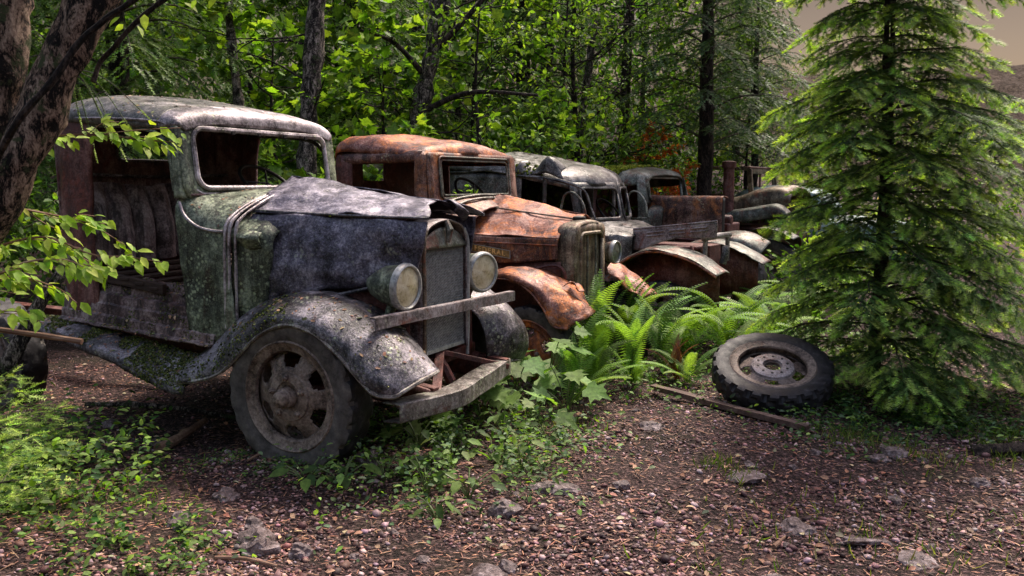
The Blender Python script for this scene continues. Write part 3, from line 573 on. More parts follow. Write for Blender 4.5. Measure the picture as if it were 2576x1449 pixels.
# bonnet: buckled top in two leaves, flat sides
hr_ = [(-.72, .14, 1.362), (-.86, -.10, 1.265), (-.92, -.34, 1.095), (-.93, -.43, 1.045)]; hf = [(.085, .10, 1.185), (.07, -.08, 1.165), (.08, -.27, 1.085), (.085, -.345, 1.035)]
qs = [lerp(hr_, hf, t) for t in (0, .3, .6, 1)]; qs[1][2] = (qs[1][2][0], qs[1][2][1], qs[1][2][2] - .03); qs[2][2] = (qs[2][2][0], qs[2][2][1], qs[2][2][2] - .028)
o = MB().loft(qs, 50, 34).build('bonnet_top', 'rust', T2, solid=.006, dent=(.028, 3.5, 4, .006, 12, 2)); o['label'] = 'buckled orange bonnet top'
q2 = [[(x, .14 + (y - .14) * 1, z) for x, y, z in ((p[0][0], p[0][1], p[0][2]), (p[0][0], .34, p[0][2] - .10), (p[0][0] + .03, .42, p[0][2] - .24))] for p in qs]
MB().loft(q2, 40, 14).build('bonnet_top', 'rust', T2, solid=.006, dent=(.02, 4, 7))
m = MB(); m.tube(cr([(-.86, -.10, 1.275), (-.4, -.09, 1.222), (.07, -.08, 1.172)], 20), .007, 6); m.build('hinge', 'olive', T2)
for s in (-1, 1):
    a = [(-.93, s * .435, 1.04), (-.93, s * .445, 1.0), (-.93, s * .445, .90), (-.92, s * .44, .79)]; b = [(.085, s * .35, 1.03), (.085, s * .355, .99), (.085, s * .355, .93), (.085, s * .35, .875)]
    MB().loft([lerp(a, b, t) for t in (0, .5, 1)], 50, 16).build('bonnet_side', 'rustbrown', T2, solid=.006, dent=(.012, 4, s + 3, .005, 14, 1))
    m = MB(); m.tube(cr([(-.93, s * .45, 1.0), (-.4, s * .41, .99), (.085, s * .362, .985)], 14), .006, 6); m.build('side_bead', 'rust', T2)
    m = MB(); m.tube(cr([(-.70, s * .43, .70), (-.2, s * .40, .775), (.05, s * .37, .835), (.14, s * .36, .80), (.16, s * .36, .70)], 24), .012, 6); m.build('frame_horn', 'rustdark', T2)
    m = MB(); m.loft([[(-.8, s * .36, .80), (-.8, s * .36, .6), (-.8, s * .36, .45)], [(.1, s * .33, .86), (.1, s * .33, .6), (.1, s * .33, .42)]], 6, 8); m.build('splash_apron', 'rustdark', T2, solid=.006)
# maker's plate with raised letters
pc = Vector((-.474, -.415, .926)); pd = (Vector((-.30, -.40, .902)) - Vector((-.647, -.425, .948))).normalized(); rt = Matrix((pd, Vector((0, 0, 1)).cross(pd) * 1, Vector((0, 0, 1)))).transposed()
pe = empty('maker_plate', T2, (0, 0, 0)); m = MB(); m.box(pc, (.36, .006, .062), rt); m.build('plate', 'plate', pe, bev=.002, smooth=False)
m = MB()
for dz in (-.029, .029): m.box(pc + rt @ Vector((0, -.004, dz)), (.36, .008, .004), rt)
for dx in (-.179, .179): m.box(pc + rt @ Vector((dx, -.004, 0)), (.004, .008, .062), rt)
m.build('plate_rim', 'bar', pe, smooth=False)
fc = bpy.data.curves.new('lettering', 'FONT'); fc.body = 'FEDERAL'; fc.size = .056; fc.extrude = .0035; fc.align_x = 'CENTER'; fc.align_y = 'CENTER'; fc.space_character = 1.28; fc.offset = .0012
fo = bpy.data.objects.new('lettering', fc); S.collection.objects.link(fo); fc.materials.append(M['brass'])
me_ = bpy.data.meshes.new_from_object(fo.evaluated_get(bpy.context.evaluated_depsgraph_get())); bpy.data.objects.remove(fo)
me_.transform(Matrix.Translation(pc + rt @ Vector((0, -.0055, 0))) @ rt.to_4x4() @ Matrix.Rotation(R(90), 4, 'X')); fo = bpy.data.objects.new('lettering', me_); S.collection.objects.link(fo); fo.parent = pe
# radiator shell
sh = []
for x, k in ((.03, .93), (.06, .985), (.10, 1.), (.165, 1.), (.19, .975), (.198, .93)):
    sh.append([(x, -.03 + y * k, .82 + (z - .82) * k) for y, z in [(-.27, .47), (-.27, .8), (-.268, 1.02), (-.25, 1.10), (-.19, 1.14), (-.08, 1.155), (0, 1.16), (.08, 1.155), (.19, 1.14), (.25, 1.10), (.268, 1.02), (.27, .8), (.27, .47)]])
MB().loft(sh, 20, 90).build('radiator_shell', 'olive', T2, solid=.008, dent=(.006, 7, 2))
m = MB(); o_ = rrect(-.03, .80, .250, .335, .06, 10); i_ = rrect(-.03, .79, .185, .275, .05, 10)
m.ring([(.20, y, z) for y, z in o_], [(.205, y, z) for y, z in i_]); q = [(.208, y, z) for y, z in i_]; m.tube(q + q[:1], .011, 6, cap=False); m.build('grille_surround', 'olive', T2, solid=.006, dent=(.005, 9, 3))
m = MB(); m.box((.175, -.03, .79), (.02, .39, .58)); m.build('grille', 'olive', T2, dent=(.003, 9, 2), smooth=False)
m = MB()
for y in (-.09, .055): m.tube([(.20, y, .52), (.205, y, .8), (.20, y, 1.06)], .009, 6)
m.build('grille_bar', 'far', T2)
m = MB(); m.lathe([(1.155, .05), (1.17, .055), (1.185, .05), (1.19, .03), (1.195, .001)], 20, (.10, -.03, 0), ax='z'); m.build('radiator_cap', 'black', T2)
headlight(T2, (.21, .395, .888), .092, .14, mb='far', ml='lensdark', stand=[(.15, .39, .81), (.12, .40, .76), (.10, .42, .70)])
F2 = [[(-.95, -.80, .50), (-.95, -.78, .54), (-.94, -.62, .60), (-.93, -.36, .62)], [(-.55, -.79, .56), (-.56, -.77, .62), (-.55, -.62, .70), (-.54, -.36, .70)], [(-.38, -.79, .68), (-.39, -.77, .735), (-.38, -.62, .775), (-.37, -.36, .76)], [(-.21, -.79, .755), (-.22, -.77, .80), (-.21, -.62, .822), (-.2, -.36, .80)],
      [(-.04, -.79, .755), (-.04, -.77, .79), (-.04, -.62, .828), (-.03, -.36, .80)], [(.09, -.79, .69), (.10, -.77, .74), (.11, -.62, .792), (.09, -.36, .76)], [(.20, -.79, .58), (.24, -.77, .64), (.26, -.62, .715), (.22, -.36, .69)], [(.29, -.80, .46), (.35, -.77, .55), (.39, -.62, .61), (.34, -.38, .60)], [(.40, -.80, .45), (.46, -.74, .50), (.50, -.62, .53), (.44, -.44, .54)]]
for s in (-1, 1):
    q = F2 if s < 0 else mirror(F2)
    o = MB().loft(q, 60, 36).build('wing', 'rust', T2, solid=.008, dent=(.02, 6, 3 + s, .016, 11, 2))
    if s < 0: o['label'] = 'crumpled orange front wing'
    m = MB(); m.tube(cr([p[0] for p in q], 60), .009, 6); m.build('wing_bead', 'rust', T2, dent=(.004, 12, 4))
m = MB(); bm_ = [(.30, -.56, .70), (.36, -.52, .66), (.42, -.57, .60), (.37, -.62, .64)]
m.loft([[(.28, -.62, .715), (.33, -.60, .735), (.37, -.62, .70)], [(.30, -.56, .745), (.35, -.55, .715), (.40, -.55, .68)], [(.27, -.50, .72), (.33, -.49, .73), (.38, -.50, .68)]], 12, 12); m.build('lamp_bracket', 'rust', T2, solid=.006, dent=(.02, 14, 3))
make_wheel(T2, (.04, -.66, .20), .37, .16, .25, -1, -3, dish=.05, mr='rust')
make_wheel(T2, (.04, .62, .16), .40, .18, .262, 1, -6, dish=.05)
# ================================================================ 3  the panel van
T3 = thing('abandoned_van', 'dark long-roofed vintage van with a split windscreen, its roof edge torn open', 'van', (1.77324, 8.30661, 0), rzh(124), 'derelict vehicles parked in a row')
rs = []
for x, ze, zc, hw in ((-.86, 1.385, 1.415, .50), (-.93, 1.43, 1.50, .60), (-1.06, 1.46, 1.58, .68), (-1.25, 1.49, 1.64, .72), (-1.5, 1.53, 1.685, .735), (-1.8, 1.57, 1.74, .74), (-2.05, 1.59, 1.775, .74), (-2.4, 1.60, 1.745, .74), (-3.2, 1.60, 1.73, .74), (-3.9, 1.56, 1.68, .70)):
    sw = .17 * max(0, min(1, (x + 1.7) / .8)); rs.append(sym([(x - sw * 1.1, -hw - .01, ze - .03), (x - sw, -hw, ze), (x - sw * .85, -hw + .06, ze + (zc - ze) * .45), (x - sw * .3, -hw * .55, ze + (zc - ze) * .85), (x, 0, zc)]))
VROOF = MB().loft(rs, 80, 50).build('roof', 'van', T3, solid=.01, dent=(.03, 2.2, 6, .014, 6, 3))
m = MB()
for a, b, d in ((-1.42, -1.04, .10), (-1.66, -1.44, .06)):
    m.loft([[(a, -.735, 1.525), ((a + b) / 2, -.75, 1.54), (b, -.725, 1.475)], [(a + .05, -.70, 1.58), ((a + b) / 2, -.715, 1.60 + d), (b - .04, -.70, 1.55)], [(a + .03, -.60, 1.62), ((a + b) / 2, -.60, 1.64 + d * .6), (b - .04, -.60, 1.60)]], 12, 20)
m.build('torn_roof_edge', 'van', T3, solid=.006, dent=(.015, 8, 3))
m = MB(); m.tube(cr([(-3.3, -.755, 1.57), (-2.4, -.76, 1.56), (-1.94, -.755, 1.575), (-1.5, -.76, 1.515), (-1.2, -.755, 1.49), (-.95, -.70, 1.43), (-.86, -.62, 1.36), (-.80, -.60, 1.2), (-.74, -.60, 1.06)], 60), .014, 6); m.build('drip_rail', 'van', T3, dent=(.012, 7, 2))
# windscreen frame in two panes
def vx(y, z): return -.80 - .16 * (abs(y) / .5) ** 1.6 + (1.25 - z) * .22
m = MB(); o_ = rrect(0, 1.235, .60, .215, .12, 12)
for cy in (-1, 1):
    oo = [(vx(y, z), y, z) for y, z in rrect(cy * .30, 1.235, .305, .215, .05, 10)]; ii = [(vx(y, z) + .006, y, z) for y, z in rrect(cy * .275, 1.24, .235, .150, .06, 10)]; m.ring(oo, ii)
    q = [(vx(y, z) + .012, y, z) for y, z in rrect(cy * .275, 1.24, .240, .155, .06, 10)]; m.tube(q + q[:1], .010, 6, cap=False)
m.build('windscreen_surround', 'van', T3, solid=.01, dent=(.006, 8, 3))
cs = []
for x, hw, zt in ((-.83, .66, 1.045), (-.74, .66, 1.02), (-.62, .63, .99), (-.50, .58, .975), (-.40, .50, .97)):
    cs.append(sym([(x + .02, -hw, .50), (x, -hw - .01, .75), (x, -hw, .92), (x, -hw + .05, zt - .03), (x, -hw * .5, zt + .01), (x, 0, zt + .03)]))
MB().loft(cs, 16, 60).build('cowl', 'van', T3, solid=.01, dent=(.012, 6, 3))
m = MB(); m.tube(cr([(-.85, -.685, .83), (-.6, -.66, .82), (-.42, -.52, .81)], 16), .010, 6); m.build('belt_moulding', 'far', T3)
for s in (-1, 1):
    m = MB(); m.loft([[(-1.52, s * .735, 1.53), (-1.52, s * .76, 1.1), (-1.52, s * .75, .48)], [(-3.3, s * .735, 1.58), (-3.3, s * .76, 1.1), (-3.3, s * .75, .48)], [(-3.9, s * .70, 1.56), (-3.9, s * .72, 1.1), (-3.9, s * .70, .5)]], 26, 26); m.build('side_panel', 'van', T3, solid=.01, dent=(.02, 4, 3))
    m = MB(); m.loft([[(-2.62, s * .745, .62), (-2.62, s * .75, .45)], [(-.85, s * .70, .62), (-.85, s * .70, .45)]], 10, 6); m.build('sill', 'van', T3, solid=.02)
    m = MB(); m.tube(cr([(-1.25, s * .735, 1.50), (-1.25, s * .75, 1.1), (-1.25, s * .745, .6)], 10), .022, 6); m.build('centre_post', 'van', T3)
    m = MB(); q = cr([(-.80, s * .69, 1.08), (-.84, s * .70, 1.25), (-.94, s * .71, 1.35), (-1.03, s * .715, 1.33), (-1.07, s * .72, 1.2), (-1.08, s * .72, 1.06), (-.80, s * .69, 1.06)], 40); m.tube(q, .012, 6, cap=False); m.build('quarter_vent', 'far', T3)
    m = MB(); m.loft([[(-.84, s * .69, 1.03), (-.84, s * .69, .55)], [(-1.50, s * .735, .98), (-1.50, s * .74, .55)]], 16, 12); m.build('door', 'van', T3, solid=.02, dent=(.01, 5, 3))
m = MB(); m.box((-3.9, 0, 1.0), (.02, 1.36, 1.1)); m.box((-2.2, 0, .52), (3.3, 1.36, .03)); m.build('cargo_wall', 'inner', T3, smooth=False)
m = MB(); m.loft([[(-1.75, y, .6), (-1.85, y, .95), (-1.95, y, 1.15)] for y in (-.6, 0, .6)], 16, 10); m.build('seat_back', 'inner', T3, solid=.06)
m = MB(); c_ = Vector((-1.08, .33, 1.13)); m.tube([tuple(c_ + qr @ Vector((.19 * math.cos(t), .19 * math.sin(t), 0))) for t in np.linspace(0, 2 * math.pi, 32)], .012, 7, cap=False); m.tube([tuple(c_), (-.8, .33, .8)], .014, 6); m.build('steering_wheel', 'black', T3)
# loose bonnet side with louvres and an arched cut-out
m = MB(); xs = np.linspace(-.43, .415, 40)
def hpz(x): t = (x + .43) / .845; return .995 + .098 * t, (.80 if t < .16 else .80 + .135 * min(1, ((t - .16) / .42)) ** .6)
m.grid([[(x, -.42, hpz(x)[0] * (1 - k) + hpz(x)[1] * k) for k in np.linspace(0, 1, 8)] for x in xs]); m.build('bonnet_side', 'pale', T3, solid=.008, dent=(.006, 5, 2))
m = MB()
for gx_ in (-.20, .03, .24):
    for dz in (0, .032):
        t = (gx_ + .43) / .845; z = .925 + .098 * t + dz - .02
        m.loft([[(gx_ - .085, -.425, z), (gx_ + .085, -.425, z + .02)], [(gx_ - .08, -.442, z + .006), (gx_ + .08, -.442, z + .026)], [(gx_ - .085, -.425, z + .016), (gx_ + .085, -.425, z + .036)]], 6, 10)
m.build('louvre', 'pale', T3)
m = MB(); m.tube(cr([(-.43, -.42, 1.0), (0, -.42, 1.05), (.415, -.42, 1.10)], 12), .010, 6); m.build('bonnet_rail', 'pale', T3)
F3 = [[(-.50, -.80, .55), (-.49, -.78, .60), (-.48, -.6, .64), (-.46, -.40, .64)], [(-.38, -.80, .69), (-.38, -.78, .72), (-.37, -.6, .74), (-.37, -.40, .72)], [(-.20, -.80, .79), (-.20, -.78, .815), (-.20, -.6, .83), (-.20, -.40, .80)], [(-.03, -.80, .82), (-.03, -.78, .845), (-.03, -.6, .86), (-.03, -.40, .83)], [(.15, -.80, .80), (.15, -.78, .825), (.15, -.6, .845), (.15, -.40, .82)], [(.37, -.80, .73), (.37, -.78, .755), (.38, -.6, .77), (.38, -.42, .74)], [(.56, -.80, .62), (.57, -.78, .64), (.58, -.62, .655), (.57, -.48, .63)]]
for s in (-1, 1):
    q = F3 if s < 0 else mirror(F3); MB().loft(q, 50, 24).build('wing', 'far', T3, solid=.008, dent=(.014, 6, 3 + s, .006, 14, 1))
    m = MB(); m.tube(cr([p[0] for p in q], 50), .011, 6); m.build('wing_bead', 'rust', T3)
    m = MB(); k = [( -.46, s * .55, .66), (-.2, s * .55, .80), (0, s * .55, .83), (.2, s * .55, .81), (.5, s * .55, .68)]; K = cr(k, 24); m.grid([[tuple(p), (p[0], p[1], .30)] for p in K]); m.build('inner_wing', 'rustdark', T3, solid=.006, dent=(.01, 6, 2))
m = MB(); m.box((-.05, 0, .70), (.6, .3, .3)); m.tube([(-.25, -.2, .80), (.2, -.22, .82)], .035, 8); m.tube([(.1, -.25, .85), (.2, -.3, .6)], .02, 6); m.build('engine', 'rustdark', T3, bev=.03)
m = MB(); m.box((.26, -.30, .80), (.03, .06, .26)); m.box((.26, .3, .80), (.03, .06, .26)); m.tube([(.26, -.35, .93), (.28, 0, .94), (.26, .35, .93)], .03, 8); m.tube([(.45, -.35, .70), (.47, -.33, .80), (.46, -.31, .86)], .035, 10); m.build('radiator_support', 'van', T3, bev=.006)
make_wheel(T3, (0, -.70, .22), .33, .15, .21, -1, 3, dish=.1)
make_wheel(T3, (0, .70, .34), .36, .15, .22, 1, 3, dish=.1)
make_wheel(T3, (-2.8, -.68, .36), .36, .15, .22, -1, 0, dish=.1)
# ================================================================ 4  the cab with a mossy roof
T4 = thing('abandoned_truck', 'small truck with a rounded moss-topped cab and a long box-like bonnet panel', 'truck', (2.8646, 10.1035, 0), rzh(124), 'derelict vehicles parked in a row')
rs = []
for x, ze, zc, hw in ((-1.10, 1.50, 1.535, .52), (-1.16, 1.545, 1.595, .60), (-1.3, 1.53, 1.635, .66), (-1.5, 1.515, 1.645, .68), (-1.75, 1.49, 1.635, .68), (-1.95, 1.44, 1.60, .66), (-2.05, 1.34, 1.50, .62)):
    rs.append(sym([(x, -hw - .02, ze - .12), (x, -hw, ze - .03), (x, -hw + .10, ze + (zc - ze) * .5), (x, -hw * .5, ze + (zc - ze) * .9), (x, 0, zc)]))
ROOF4 = MB().loft(rs, 44, 50).build('roof', 'far', T4, solid=.012, dent=(.014, 4, 3, .005, 10, 2))
m = MB(); fx4 = lambda y, z: -1.10 + (1.5 - z) * .15 - .05 * (abs(y) / .5) ** 2
m.ring([(fx4(y, z), y, z) for y, z in rrect(.02, 1.37, .60, .19, .08, 12)], [(fx4(y, z), y, z) for y, z in rrect(.02, 1.37, .50, .135, .05, 12)])
q = [(fx4(y, z) + .012, y, z) for y, z in rrect(.02, 1.37, .505, .14, .05, 12)]; m.tube(q + q[:1], .011, 6, cap=False); m.build('windscreen_surround', 'far', T4, solid=.012)
for s in (-1, 1):
    m = MB(); m.loft([[(-1.12, s * .60, 1.52), (-1.06, s * .64, 1.2), (-1.02, s * .66, .6)], [(-1.20, s * .665, 1.50), (-1.17, s * .68, 1.2), (-1.15, s * .68, .6)]], 8, 16); m.build('windscreen_post', 'far', T4, solid=.012)
    m = MB(); m.loft([[(-1.72, s * .67, 1.42), (-1.74, s * .68, 1.1), (-1.72, s * .68, .6)], [(-1.9, s * .67, 1.42), (-1.92, s * .68, 1.1), (-1.9, s * .68, .6)], [(-2.05, s * .60, 1.40), (-2.08, s * .62, 1.1), (-2.05, s * .62, .6)]], 12, 16); m.build('rear_post', 'rustdark', T4, solid=.012)
m = MB(); m.box((-2.06, 0, .98), (.02, 1.22, .76)); m.build('back_panel', 'rustdark', T4, smooth=False)
m = MB(); m.loft([[(x, y, z) for y, z in ((-hw, .5), (-hw, .9), (-hw + .05, 1.13), (-.3, 1.19), (0, 1.2), (.3, 1.19), (hw - .05, 1.13), (hw, .9), (hw, .5))] for x, hw in ((-1.06, .66), (-.98, .60), (-.92, .52))], 8, 40); m.build('cowl', 'far', T4, solid=.01)
qr_ = [(-1.18, y, z) for y, z in ((-.455, .885), (-.465, .95), (-.468, 1.1), (-.462, 1.22), (-.455, 1.265), (-.43, 1.285), (-.38, 1.29), (-.27, 1.275))]; qf_ = [(x + .985, y * .98, z + (.005 if z > 1 else -.03)) for x, y, z in qr_]
MB().loft([lerp(qr_, qf_, t) for t in (0, .5, 1)], 30, 40).build('bonnet_side', 'rustbrown', T4, solid=.012, dent=(.010, 5, 2, .004, 12, 3), ang=30)['label'] = 'standing bonnet leaf with a rust-red patch'
m = MB(); m.loft([[(-.195, -.455, .86), (-.195, -.46, 1.1), (-.195, -.45, 1.28)], [(-.185, -.40, .84), (-.185, -.40, 1.1), (-.185, -.40, 1.27)]], 6, 10); m.build('radiator_edge', 'black', T4, solid=.01)
m = MB(); m.box((-.6, 0, .82), (.8, .4, .30)); m.tube([(-.9, -.1, 1.0), (-.2, -.1, 1.0)], .07, 10); m.build('engine', 'rustdark', T4, bev=.03)
F4 = [[(-.25, -.82, .60), (-.26, -.78, .68), (-.26, -.6, .76), (-.26, -.42, .76)], [(-.12, -.84, .72), (-.12, -.80, .80), (-.12, -.6, .87), (-.12, -.42, .86)], [(.05, -.84, .75), (.05, -.80, .84), (.05, -.6, .90), (.05, -.42, .88)], [(.22, -.84, .70), (.24, -.80, .80), (.25, -.6, .87), (.22, -.42, .85)], [(.34, -.84, .58), (.40, -.78, .70), (.42, -.6, .78), (.38, -.45, .76)]]
for s in (-1, 1):
    q = F4 if s < 0 else mirror(F4); MB().loft(q, 34, 24).build('wing', 'far', T4, solid=.008, dent=(.01, 6, 3 + s))
    m = MB(); m.tube(cr([(-1.2, s * .5, .80), (-.6, s * .5, .78), (.1, s * .45, .72)], 12), .02, 6); m.build('frame_rail', 'rustdark', T4)
m = MB(); m.tube(cr([(-2.25, -.28, 1.30), (-2.25, -.28, 1.60), (-2.22, -.29, 1.70), (-2.30, -.40, 1.735), (-2.42, -.62, 1.76)], 24), .022, 8); m.build('exhaust_stack', 'rust', T4, dent=(.006, 9, 2))
make_wheel(T4, (.05, -.70, .36), .37, .17, .24, -1, 0, dish=.1)
make_wheel(T4, (.05, .70, .36), .37, .17, .24, 1, 0, dish=.1)
# ================================================================ 5  the farthest cab
T5 = thing('abandoned_truck', 'far wreck showing a long rounded bonnet and a rolled wing beside the rust-brown bonnet leaf', 'truck', (4.1508, 12.0103, 0), rzh(124), 'derelict vehicles parked in a row')
qs = []
for x, z0, z1, rr_ in ((-1.05, 1.17, .99, .10), (-.8, 1.25, 1.02, .12), (-.55, 1.335, 1.06, .13), (-.3, 1.375, 1.08, .13), (-.12, 1.37, 1.10, .12), (-.04, 1.30, 1.12, .08)):
    qs.append(sym([(x, -.42, z1 - .05), (x, -.52, z1), (x, -.55, (z0 + z1) / 2), (x, -.50, z0 - .03), (x, -.38, z0 + .01), (x, -.2, z0 + .03), (x, 0, z0 + .035)]))
MB().loft(qs, 36, 50).build('bonnet', 'olive', T5, solid=.01, dent=(.012, 5, 3))
for s in (-1, 1):
    m = MB(); m.loft([[(x, s * (.55 + .02), z + .02), (x, s * .66, z + .055), (x, s * .78, z + .02), (x, s * .80, z - .08), (x, s * .78, z - .14)] for x, z in ((-1.05, .97), (-.7, 1.03), (-.35, 1.09), (-.15, 1.10), (-.02, 1.02), (.05, .92))], 30, 20); m.build('wing', 'far', T5, solid=.01, dent=(.012, 6, 2))
m = MB(); m.box((-.5, 0, .72), (1.0, .7, .26)); m.tube([(-1.0, -.6, .80), (-.1, -.6, .84)], .05, 8); m.build('chassis', 'rustdark', T5, bev=.02)
make_wheel(T5, (-.45, -.74, .40), .40, .2, .25, -1, 0, dish=.1)
make_wheel(T5, (-.45, .74, .40), .40, .2, .25, 1, 0, dish=.1)
T6 = thing('abandoned_truck', 'farthest wreck, a bare upright cab frame with empty windows behind the long rounded bonnet', 'truck', (4.46, 13.06, 0), rzh(124), 'derelict vehicles parked in a row')
for s in (-1, 1):
    m = MB(); m.bar((-.62, s * .60, 1.66), (-.56, s * .62, 1.15), .06, .07); m.bar((-1.35, s * .62, 1.68), (-1.35, s * .64, .9), .06, .07); m.bar((-.62, s * .60, 1.66), (-1.38, s * .62, 1.69), .06, .05); m.build('cab_frame', 'olive', T6, bev=.01, smooth=False)
m = MB(); m.ring([(-.62 + (1.66 - z) * .1, y, z) for y, z in rrect(0, 1.43, .63, .27, .05, 8)], [(-.62 + (1.66 - z) * .1, y, z) for y, z in rrect(0, 1.42, .50, .17, .04, 8)]); m.build('windscreen_surround', 'olive', T6, solid=.02)
m = MB(); m.box((-.64, -.02, 1.43), (.02, .04, .34)); m.build('windscreen_divider', 'rustdark', T6, smooth=False)
m = MB(); m.loft([[(-.60, y, 1.68), (-.9, y, 1.70), (-1.4, y, 1.70)] for y in (-.63, 0, .63)], 10, 10); m.build('roof', 'rustdark', T6, solid=.02)
m = MB(); m.box((-1.38, 0, 1.0), (.02, 1.2, .55)); m.build('back_panel', 'rustdark', T6, smooth=False)
m = MB(); m.bar((-1.4, -.3, .8), (.4, -.3, .8), .08, .12); m.bar((-1.4, .3, .8), (.4, .3, .8), .08, .12); m.box((-.5, 0, .98), (.12, 1.2, .36)); m.build('chassis', 'rustdark', T6, bev=.02)
P5 = thing('rusty_pipe', 'dark red upright steel post with a flange between two far trucks', 'post', (3.04, 11.9, 0)); m = MB(); m.tube([(0, 0, .0), (.01, 0, .9), (0, 0, 1.70)], .075, 14); m.build('pipe', 'rustdark', P5)
m = MB(); m.lathe([(1.66, .078), (1.66, .10), (1.69, .102), (1.74, .10), (1.75, .07), (1.76, .001)], 16, ax='z'); m.build('flange', 'rustdark', P5)
# a pale green car, far right behind the spruce
C6 = thing('abandoned_car', 'pale turquoise car roof and side glimpsed through the spruce', 'car', (4.75, 13.4, -.15), rzh(120), 'derelict vehicles parked in a row')
m = MB(); m.loft([sym([(x, -.75, .45), (x, -.8, .8), (x, -.78, .95), (x, -.70, z), (x, -.4, z + .03), (x, 0, z + .04)]) for x, z in ((1.4, .95), (1.0, 1.02), (.5, 1.05), (-1.2, 1.05), (-1.9, 1.0), (-2.2, .9))], 30, 40); M['mint'] = metal('mint_paint', (.10, .16, .15), (.30, .42, .39), (.55, .62, .58), (.18, .08, .04), .4, None, .6, .4, .2, .3); m.build('body', 'mint', C6, solid=.01)
m = MB(); m.loft([sym([(x, -w_, 1.05), (x, -w_ + .06, z - .08), (x, -w_ + .16, z), (x, 0, z + .04)]) for x, z, w_ in ((.45, 1.12, .68), (.15, 1.45, .66), (-.5, 1.52, .66), (-1.0, 1.45, .66), (-1.4, 1.12, .66))], 24, 30); m.build('roof', 'mint', C6, solid=.01)
# ================================================================ loose wheel and plank by the path
LW = thing('loose_wheel', 'black tyre on a rusty steel wheel lying flat on the path edge under the spruce', 'wheel', (1.71, 5.44, float(hgt(1.71, 5.44))))
LW.rotation_euler = (R(22), R(-4), 0); LW.location.z += .13
def flat(o): o.rotation_euler = (R(-90), 0, 0); o.location = (0, 0, .10); return o
flat(tyre_mb(.385, .155, .25, 132, .020).build('tyre', 'rubber', LW, ang=28))
o = disc_mb(.25, .155, -1, -.02, 5, 18).build('rim', 'hub', LW, solid=.006, ang=30, dent=(.003, 9, 3)); flat(o)
m = MB(); m.lathe([(-.035, .14), (-.055, .135), (-.062, .12), (-.062, .062), (-.05, .058), (-.02, .058)], 48, ax='y'); o = m.build('hub_flange', 'pale', LW, ang=30); flat(o)
for k in range(10):
    t = 2 * math.pi * k / 10; q = MB(); q.lathe([(-.0615, .0085), (-.0645, .0085), (-.0646, .0002)], 10, (.096 * math.cos(t), 0, .096 * math.sin(t)), ax='y'); flat(q.build('bolt_hole', 'black', LW))
PL = thing('plank', 'long narrow weathered board lying on the gravel beside the loose wheel', 'plank', (1.34, 5.175, float(hgt(1.34, 5.175)) + .02))
m = MB(); m.bar((-.37, .50, .012), (.36, -.49, .012), .055, .034, 16); m.build('board', 'wood', PL, smooth=False, dent=(.006, 3, 2, .004, 14, 5))
# ================================================================ vegetation
V3 = lambda *a: np.array(a, float)
def G0(x, y): return float(hgt(x, y))
OV_V = [(0, 0, 0), (.25, .28, .06), (.22, .62, .05), (0, 1, -.08), (-.22, .62, .05), (-.25, .28, .06), (0, .33, 0), (0, .66, -.015)]
OV_F = [(0, 1, 6), (1, 2, 7), (1, 7, 6), (2, 3, 7), (0, 6, 5), (5, 6, 4), (6, 7, 4), (7, 3, 4)]
_mo = [(0, 0, 0), (.20, -.04, .02), (.42, .10, .04), (.30, .26, 0), (.55, .48, .02), (.30, .50, .03), (.26, .66, 0), (.12, .70, .03), (0, 1.0, -.06)]
MA_V = _mo + [(-x, y, z) for x, y, z in _mo[1:8][::-1]] + [(0, .34, -.03)]
MA_F = [(i, (i + 1) % 16, 16) for i in range(16)]
def sprig_t(L=.1, n=13, nl=.02, w=.0035):
    V, F = [(-w * .6, 0, 0), (w * .6, 0, 0), (0, L, 0)], [(0, 1, 2)]
    for i in range(n):
        y = L * (i + .3) / n; a = i * 2.4; l = nl * (1 - .35 * i / n); sx, sz = math.cos(a), abs(math.sin(a)) * .7 + .15
        d = V3(sx * .8, .62, sz * .5); d = d / np.linalg.norm(d) * l; b = len(V)
        V += [(-w / 2 * abs(sz) * 1, y - w * .5, 0), (w / 2, y + w * .5, 0), (d[0], y + d[1], d[2])]; F.append((b, b + 1, b + 2))
    for s in (-1, 1):
        for i in range(n // 2):
            y = L * (i + .6) / (n // 2); l = nl * (1 - .3 * i / n * 2); b = len(V); V += [(0, y - w * .5, 0), (0, y + w * .5, 0), (s * l * .82, y + l * .55, .001)]; F.append((b, b + 1, b + 2))
    return V, F
SPR = sprig_t(); SPRL = sprig_t(.1, 9, .026, .007)
GREEN = dict(lime=[(.22, .35, .05), (.16, .28, .04), (.30, .42, .08), (.08, .15, .025), (.12, .2, .04)], mid=[(.09, .17, .03), (.14, .24, .045), (.05, .10, .022), (.21, .31, .08)],
             dark=[(.025, .07, .015), (.045, .12, .022), (.015, .04, .010), (.07, .17, .03)], blue=[(.05, .10, .035), (.085, .15, .055), (.03, .06, .022), (.13, .21, .08)], spruce=[(.075, .145, .035), (.12, .205, .05), (.04, .085, .022), (.16, .25, .075)], fern=[(.17, .30, .07), (.24, .37, .11), (.11, .20, .04)],
             orange=[(.62, .13, .05), (.50, .20, .06), (.70, .22, .10)], tip=[(.50, .66, .16), (.62, .76, .24), (.42, .58, .12)], sage=[(.10, .17, .08), (.16, .24, .12), (.06, .11, .05)])
def rdir(d, a):
    d = V3(*d); r = rng.normal(size=3); r -= r.dot(d) * d; r /= np.linalg.norm(r) + 1e-9; return d * math.cos(a) + r * math.sin(a)
